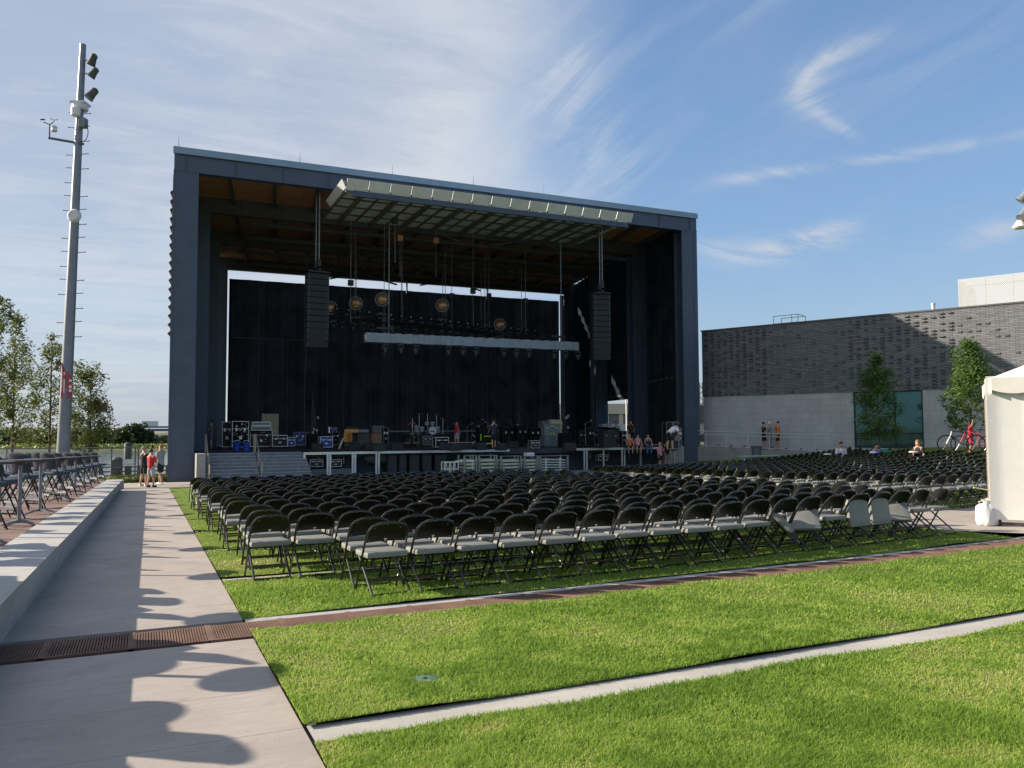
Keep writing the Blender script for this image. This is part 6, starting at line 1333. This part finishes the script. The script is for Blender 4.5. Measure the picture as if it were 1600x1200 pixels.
# ------------------------------------------------------------------ light masts
def mast(name, lab, base, H_, r0_, lean, full=True, rz=0, grp='floodlight masts'):
    t = thing(name, lab, 'light mast', base, rz, grp); ax = lambda z: (lean*z/H_, 0, z); q = MB(); q.tube([ax(0), ax(H_*.5), ax(H_)], [r0_, r0_*.72, r0_*.47], 20); q.lathe([(r0_*1.5, 0), (r0_*1.5, .05)], 20); q.build('pole', m_galv, t, True)
    sd_ = Vector((1, 0, 0))
    if full:
        k = 0; z = 3.9+1.7
        while z < H_*.86:
            q = MB(); rr_ = r0_*(1-.53*z/H_); c = Vector(ax(z)); s_ = 1 if k % 2 else -1; q.tube([c+Vector((s_*rr_*.8, 0, 0)), c+Vector((s_*(rr_+.32), 0, .02))], .018, 6); q.ball(c+Vector((s_*(rr_+.32), 0, .02)), .032, (1, 1, 1), 1); q.build('climbing_peg', m_galv, t)
            if k % 3: q = MB(); s_ = -s_; q.tube([c+Vector((s_*rr_*.8, 0, .05)), c+Vector((s_*(rr_+.32), 0, .07))], .018, 6); q.build('climbing_peg', m_galv, t)
            z += .62; k += 1
    def flood(z, dx, sc_, rt_):
        c = Vector(ax(z))+Vector((dx, -.15, 0)); q = MB(); rot = Euler((R(rt_), R(35), 0)).to_matrix(); q.lathe([(.06*sc_, .26*sc_), (.14*sc_, .20*sc_), (.15*sc_, .0), (.185*sc_, -.20*sc_), (.20*sc_, -.26*sc_), (.1, -.25*sc_)], 16, c, rot); f = q.build('floodlight', m_dgrey if dx > 0 else m_mgrey, t, True); q = MB(); q.tube([Vector(ax(z)), c], .03, 6); q.build('bracket', m_galv, f)
    if full:
        flood(H_-.75, .55, 1.0, 20); flood(H_-1.35, .62, .95, 0); flood(H_-2.3, .60, 1.1, -10)
        q = MB(); q.b2(-.33, .33, -.3, .3, 0, .10, .02); q.lathe([(.30, -.25), (.34, -.2), (.34, .0)], 16); o = q.build('collar', m_lgrey, t); o.location = ax(H_-2.75)
        c = Vector(ax(H_-3.4)); q = MB(); q.lathe([(.05, -.28), (.18, -.2), (.2, 0), (.2, .12), (.05, .16)], 14, c+Vector((0, -.32, .25)), None); q.build('dome_camera', m_white, t, True); q = MB(); q.box(c+Vector((.28, -.2, -.25)), (.3, .3, .42), None, .03); q.build('junction_box', m_mgrey, t)
        q = MB(); q.tube([c+Vector((.3+.26*math.sin(i*.35), -.3, -.7+.42*math.cos(i*.35))) for i in range(11)], .018, 5); q.build('cable', m_matt, t)
        z = H_-4.55; c = Vector(ax(z)); q = MB(); q.bar(c+Vector((.3, -.1, 0)), c+Vector((-1.25, -.1, .28)), .07, .09); arm = q.build('weather_arm', m_steel_d, t); q = MB(); e = c+Vector((-1.22, -.1, .28)); q.tube([e, e+Vector((0, 0, .62))], .028, 6); q.tube([e+Vector((-.28, 0, .72)), e+Vector((0, 0, .60)), e+Vector((.16, 0, .72))], .022, 5)
        for k in range(3): a = k*2.09; q.ball(e+Vector((.18+.13*math.cos(a), .13*math.sin(a), .82)), .035, (1, 1, 1), 1); q.tube([e+Vector((.18, 0, .82)), e+Vector((.18+.13*math.cos(a), .13*math.sin(a), .82))], .008, 4)
        q.b2(e.x-.42, e.x-.22, e.y-.01, e.y+.01, e.z+.80, e.z+.86); q.build('wind_vane', m_black, arm); q = MB(); q.lathe([(.09, -.14), (.13, -.1), (.11, 0), (.13, .08), (.06, .14)], 12, e+Vector((.2, 0, .42))); q.build('rain_gauge', m_lgrey, arm)
        c = Vector(ax(H_*.60)); q = MB(); q.lathe([(.30, -.05), (.30, .0), (.22, .10)], 22, c+Vector((.18, -.38, -.1)), Matrix.Rotation(R(90), 3, 'X')); q.build('dish_antenna', m_lgrey, t, True); q = MB(); q.tube([c, c+Vector((.15, -.25, .0))], .03, 6); q.build('dish_bracket', m_galv, t)
        for (sx, z_, h_) in ((-.06, 4.30, 1.55), (.21, 4.10, 1.25)):
            q = MB(); c = Vector(ax(z_)); n_ = 10; rr_ = r0_*.86; pts_ = []
            for i in range(n_+1): f = i/n_; pts_.append(c+Vector((sx-.02+.20*math.sin(math.pi*f), -rr_-.02, (f-.5)*h_)))
            for i in range(n_+1): f = 1-i/n_; pts_.append(c+Vector((sx-.06+.07*math.sin(math.pi*f), -rr_-.02, (f-.5)*h_)))
            q.prism(pts_[:-1], (0, .02, 0)); bn = q.build('banner', mat('banner_red', (.42, .03, .04), .6, 0, .15, 4), t); q = MB()
            for (f0, f1) in ((.62, .70), (.40, .50), (.28, .36)) if sx > 0 else ((.66, .74), (.16, .55)): q.box(c+Vector((sx+.10 if sx > 0 else sx+.095, -rr_-.026, ((f0+f1)/2-.5)*h_)), (.11 if sx > 0 else .045, .006, (f1-f0)*h_))
            q.build('lettering', m_white, bn)
    else:
        flood(H_-.2, -.55, 1.0, 20); flood(H_-.85, -.6, 1.0, -10); c = Vector(ax(H_-1.3)); q = MB(); q.lathe([(.1, .2), (.2, .05), (.26, -.05), (.2, -.1)], 14, c+Vector((-.7, 0, 0))); f = q.build('lamp', m_white, t, True); q = MB(); q.tube([c, c+Vector((-.7, 0, .1))], .03, 6); q.build('bracket', m_galv, f)
    return t
v = at(98, 700, 35); tp = at(126.5, 52, 35); zb3 = gz(0, v.y)+TZ; mast('light_mast', 'tall grey floodlight mast with climbing pegs, cameras and red banners', (v.x, v.y, zb3), tp.z-zb3, .275, .42, True, -R(24.3))
v = at(1622, 320, 30); mast('light_mast', 'second mast at the right edge, only its lamp heads in view', (v.x, v.y, gz(v.x, v.y)), at(1600, 307, 30).z-gz(v.x, v.y)+.2, .22, 0, False, -R(24.3))

# ------------------------------------------------------------------ white tent at the right edge
A_ = gp(1559, 823); B_ = gp(1612, 824.5); dv = (B_-A_); dv.z = 0; dv.normalize(); back = Vector((-dv.y, dv.x, 0)); 
if back.dot(A_) < 0: back = -back
t = thing('tent', 'white party tent with scalloped cream roof at the right edge', 'tent', (A_.x, A_.y, gz(A_.x, A_.y))); ez = at(1555, 590, (A_-CAM).dot(fw)).z-gz(A_.x, A_.y)
def tp3(u, w_, z): v = dv*u+back*w_; return Vector((v.x, v.y, z))
q = MB(); n = 26; wl_ = []
for k in range(n+1):
    u = -.10+3.2*k/n; wl_.append(tp3(u, -.05+.022*math.sin(u*5)+.008*math.sin(u*17), 0))
for k in range(n):
    for j in range(6):
        z0_, z1_ = .13+(ez-.1)*j/6, .13+(ez-.1)*(j+1)/6; w1 = .02*math.sin(j*1.3+k*.3); w2 = .02*math.sin((j+1)*1.3+k*.3); w3 = .02*math.sin(j*1.3+(k+1)*.3); w4 = .02*math.sin((j+1)*1.3+(k+1)*.3)
        q.poly([wl_[k]+back*w1+Vector((0, 0, z0_)), wl_[k+1]+back*w3+Vector((0, 0, z0_)), wl_[k+1]+back*w4+Vector((0, 0, z1_)), wl_[k]+back*w2+Vector((0, 0, z1_))])
bmesh.ops.remove_doubles(q.bm, verts=q.bm.verts, dist=.0005); bmesh.ops.solidify(q.bm, geom=q.bm.faces[:], thickness=.006); q.build('side_wall', m_tent, t, True)
q = MB(); q.poly([tp3(-.1, 0, .13), tp3(-.1, .5, .13), tp3(-.1, .5, ez), tp3(-.1, 0, ez)]); bmesh.ops.solidify(q.bm, geom=q.bm.faces[:], thickness=.006); q.build('side_wall', m_tent, t)
q = MB(); cpk = tp3(1.5, 1.5, ez+.85)
for (a1, b1) in ((tp3(-.02, -.12, ez), tp3(3.12, -.12, ez)), (tp3(3.12, -.12, ez), tp3(3.12, 3.12, ez)), (tp3(3.12, 3.12, ez), tp3(-.02, 3.12, ez)), (tp3(-.02, 3.12, ez), tp3(-.02, -.12, ez))):
    for k in range(8): x0_ = a1.lerp(b1, k/8); x1_ = a1.lerp(b1, (k+1)/8); m0, m1 = x0_.lerp(cpk, .5)-Vector((0, 0, .09)), x1_.lerp(cpk, .5)-Vector((0, 0, .09)); q.poly([x0_, x1_, m1, m0]); q.poly([m0, m1, cpk])
bmesh.ops.remove_doubles(q.bm, verts=q.bm.verts, dist=.001); q.build('canopy', m_tentroof, t, True)
for (a1, b1) in ((tp3(-.025, -.125, 0), tp3(3.12, -.125, 0)), (tp3(-.025, 3.12, 0), tp3(-.025, -.12, 0))):
    q = MB(); m_ = 40
    for k in range(m_):
        f0, f1 = k/m_, (k+1)/m_; lo = lambda f: ez-.15-.13*abs(math.sin(f*math.pi*3.5+.35))**.7; x0_, x1_ = a1.lerp(b1, f0), a1.lerp(b1, f1)
        q.poly([(x0_.x, x0_.y, lo(f0)), (x1_.x, x1_.y, lo(f1)), (x1_.x, x1_.y, ez+.0), (x0_.x, x0_.y, ez+.0)])
    bmesh.ops.remove_doubles(q.bm, verts=q.bm.verts, dist=.0005); bmesh.ops.solidify(q.bm, geom=q.bm.faces[:], thickness=.006); q.build('valance', m_tentroof, t)
m_tp = mat('tent_pole', (.10, .07, .05), .5, .4)
for (u, w_) in ((.03, .03), (2.97, .03), (.03, 2.97), (2.97, 2.97)): q = MB(); c = tp3(u, w_, 0); q.b2(c.x-.025, c.x+.025, c.y-.025, c.y+.025, 0, ez+.02); q.b2(c.x-.05, c.x+.05, c.y-.05, c.y+.05, 0, .012); q.build('leg', m_tp, t)
q = MB(); q.bar(tp3(.06, .03, .06), tp3(2.94, .03, .06), .04, .04); q.build('foot_rail', m_tp, t)
dd = (A_-CAM).dot(fw)+.25; pb = at(1548.5, 800, dd); q = MB(); q.tube([(pb.x, pb.y, gz(pb.x, pb.y)), (pb.x, pb.y, at(1546, 596, dd).z)], .022, 8); o = q.build('outer_pole', m_tp, None); o.parent = t; o.matrix_parent_inverse = Matrix.Translation(-t.location)
q = MB(); c0_ = Vector((pb.x, pb.y, gz(pb.x, pb.y)+.62)); q.tube([c0_+Vector((-.3, .1, .05)), c0_, c0_+Vector((.1, .0, -.1)), c0_+Vector((-.25, .05, -.2))], .012, 5); o = q.build('strap', m_beige, None); o.parent = t; o.matrix_parent_inverse = Matrix.Translation(-t.location)
v = gp(1543, 822); q = MB(); q.lathe([(.13, 0), (.165, .03), (.18, .12), (.178, .24), (.16, .33), (.11, .375), (.045, .385), (.06, .43), (.085, .46), (.03, .44)], 40)
for w_ in q.bm.verts:
    c = w_.co; th_ = math.atan2(c.y, c.x); f = 1+.045*math.sin(th_*5+c.z*9)+.035*math.sin(th_*9-c.z*17)+.03*math.sin(th_*14+c.z*30); c.x *= f; c.y *= f; c.z += .010*math.sin(th_*4)*(1 if c.z > .2 else 0)
tag(q.build('weight_bag', mat('bag_white', (.62, .62, .62), .45, 0, .1, 6, .5, 12), None, True, (v.x, v.y, gz(v.x, v.y)+.005)), 'crumpled white weight bag at the foot of the tent pole', 'bag')

# ------------------------------------------------------------------ buildings beyond the stage, seen through its gaps
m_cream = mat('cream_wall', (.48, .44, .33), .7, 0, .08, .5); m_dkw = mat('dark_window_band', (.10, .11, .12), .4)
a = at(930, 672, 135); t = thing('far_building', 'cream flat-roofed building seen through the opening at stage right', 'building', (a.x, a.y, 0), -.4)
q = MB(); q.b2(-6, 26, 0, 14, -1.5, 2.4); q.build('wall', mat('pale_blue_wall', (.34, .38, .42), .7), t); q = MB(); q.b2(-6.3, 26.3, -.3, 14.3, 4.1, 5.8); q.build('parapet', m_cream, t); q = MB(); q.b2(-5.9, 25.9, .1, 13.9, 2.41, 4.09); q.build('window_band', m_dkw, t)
for k in range(13): q = MB(); q.b2(-5.6+k*2.4, -4.9+k*2.4, .0, .09, 2.42, 4.08); q.build('mullion', m_cream, t)
q = MB(); c = at(979, 660, 100); q.tube([(0, 0, -6), (0, 0, 3.2)], .09, 8); tag(q.build('white_pole', m_white, None, True, c), 'thin white pole in the stage right opening', 'pole')
q = MB(); c = at(983, 660, 90); q.tube([(0, 0, -6), (0, 0, 6)], .07, 8); tag(q.build('dark_pole', m_black, None, True, c), 'thin dark pole beside the white one in the opening', 'pole')
a = at(1096, 680, 95); t = thing('far_shed', 'dark-roofed shed in the slit right of the stage column', 'building', (a.x, a.y, 0), -.4); q = MB(); q.b2(-4, 12, 0, 8, -1.5, 1.0); q.build('wall', m_dgrey, t); q = MB(); q.b2(-4, 12, -.1, 8, 1.01, 2.2); q.build('band', m_cream, t); q = MB(); q.b2(-4.3, 12.3, -.3, 8.3, 2.21, 4.3); q.build('roof', mat('shed_roof', (.12, .11, .11), .8), t)
pz_ = at(1096, 640, 200); t = thing('crane_tower', 'thin lattice crane mast in the slit right of the stage', 'crane', (pz_.x, pz_.y, 0)); q = MB()
for k in range(9): q.tube([(-.7 if k % 2 else .7, 0, k*1.4), (.7 if k % 2 else -.7, 0, (k+1)*1.4)], .1, 4)
q.tube([(-.7, 0, -2), (-.35, 0, 13)], .12, 4); q.tube([(.7, 0, -2), (.35, 0, 13)], .12, 4); q.build('lattice', m_dgrey, t)
pts = [(at(px, 690, 150).x, at(px, 690, 150).y, -2, 5, 5.5) for px in (955, 1000, 1085, 1110)]
far_clump('shrub_belt', 'dark green shrubs beyond the stage on the right', 'shrubs', pts, lm3, 31, .5, 'stuff', 200)
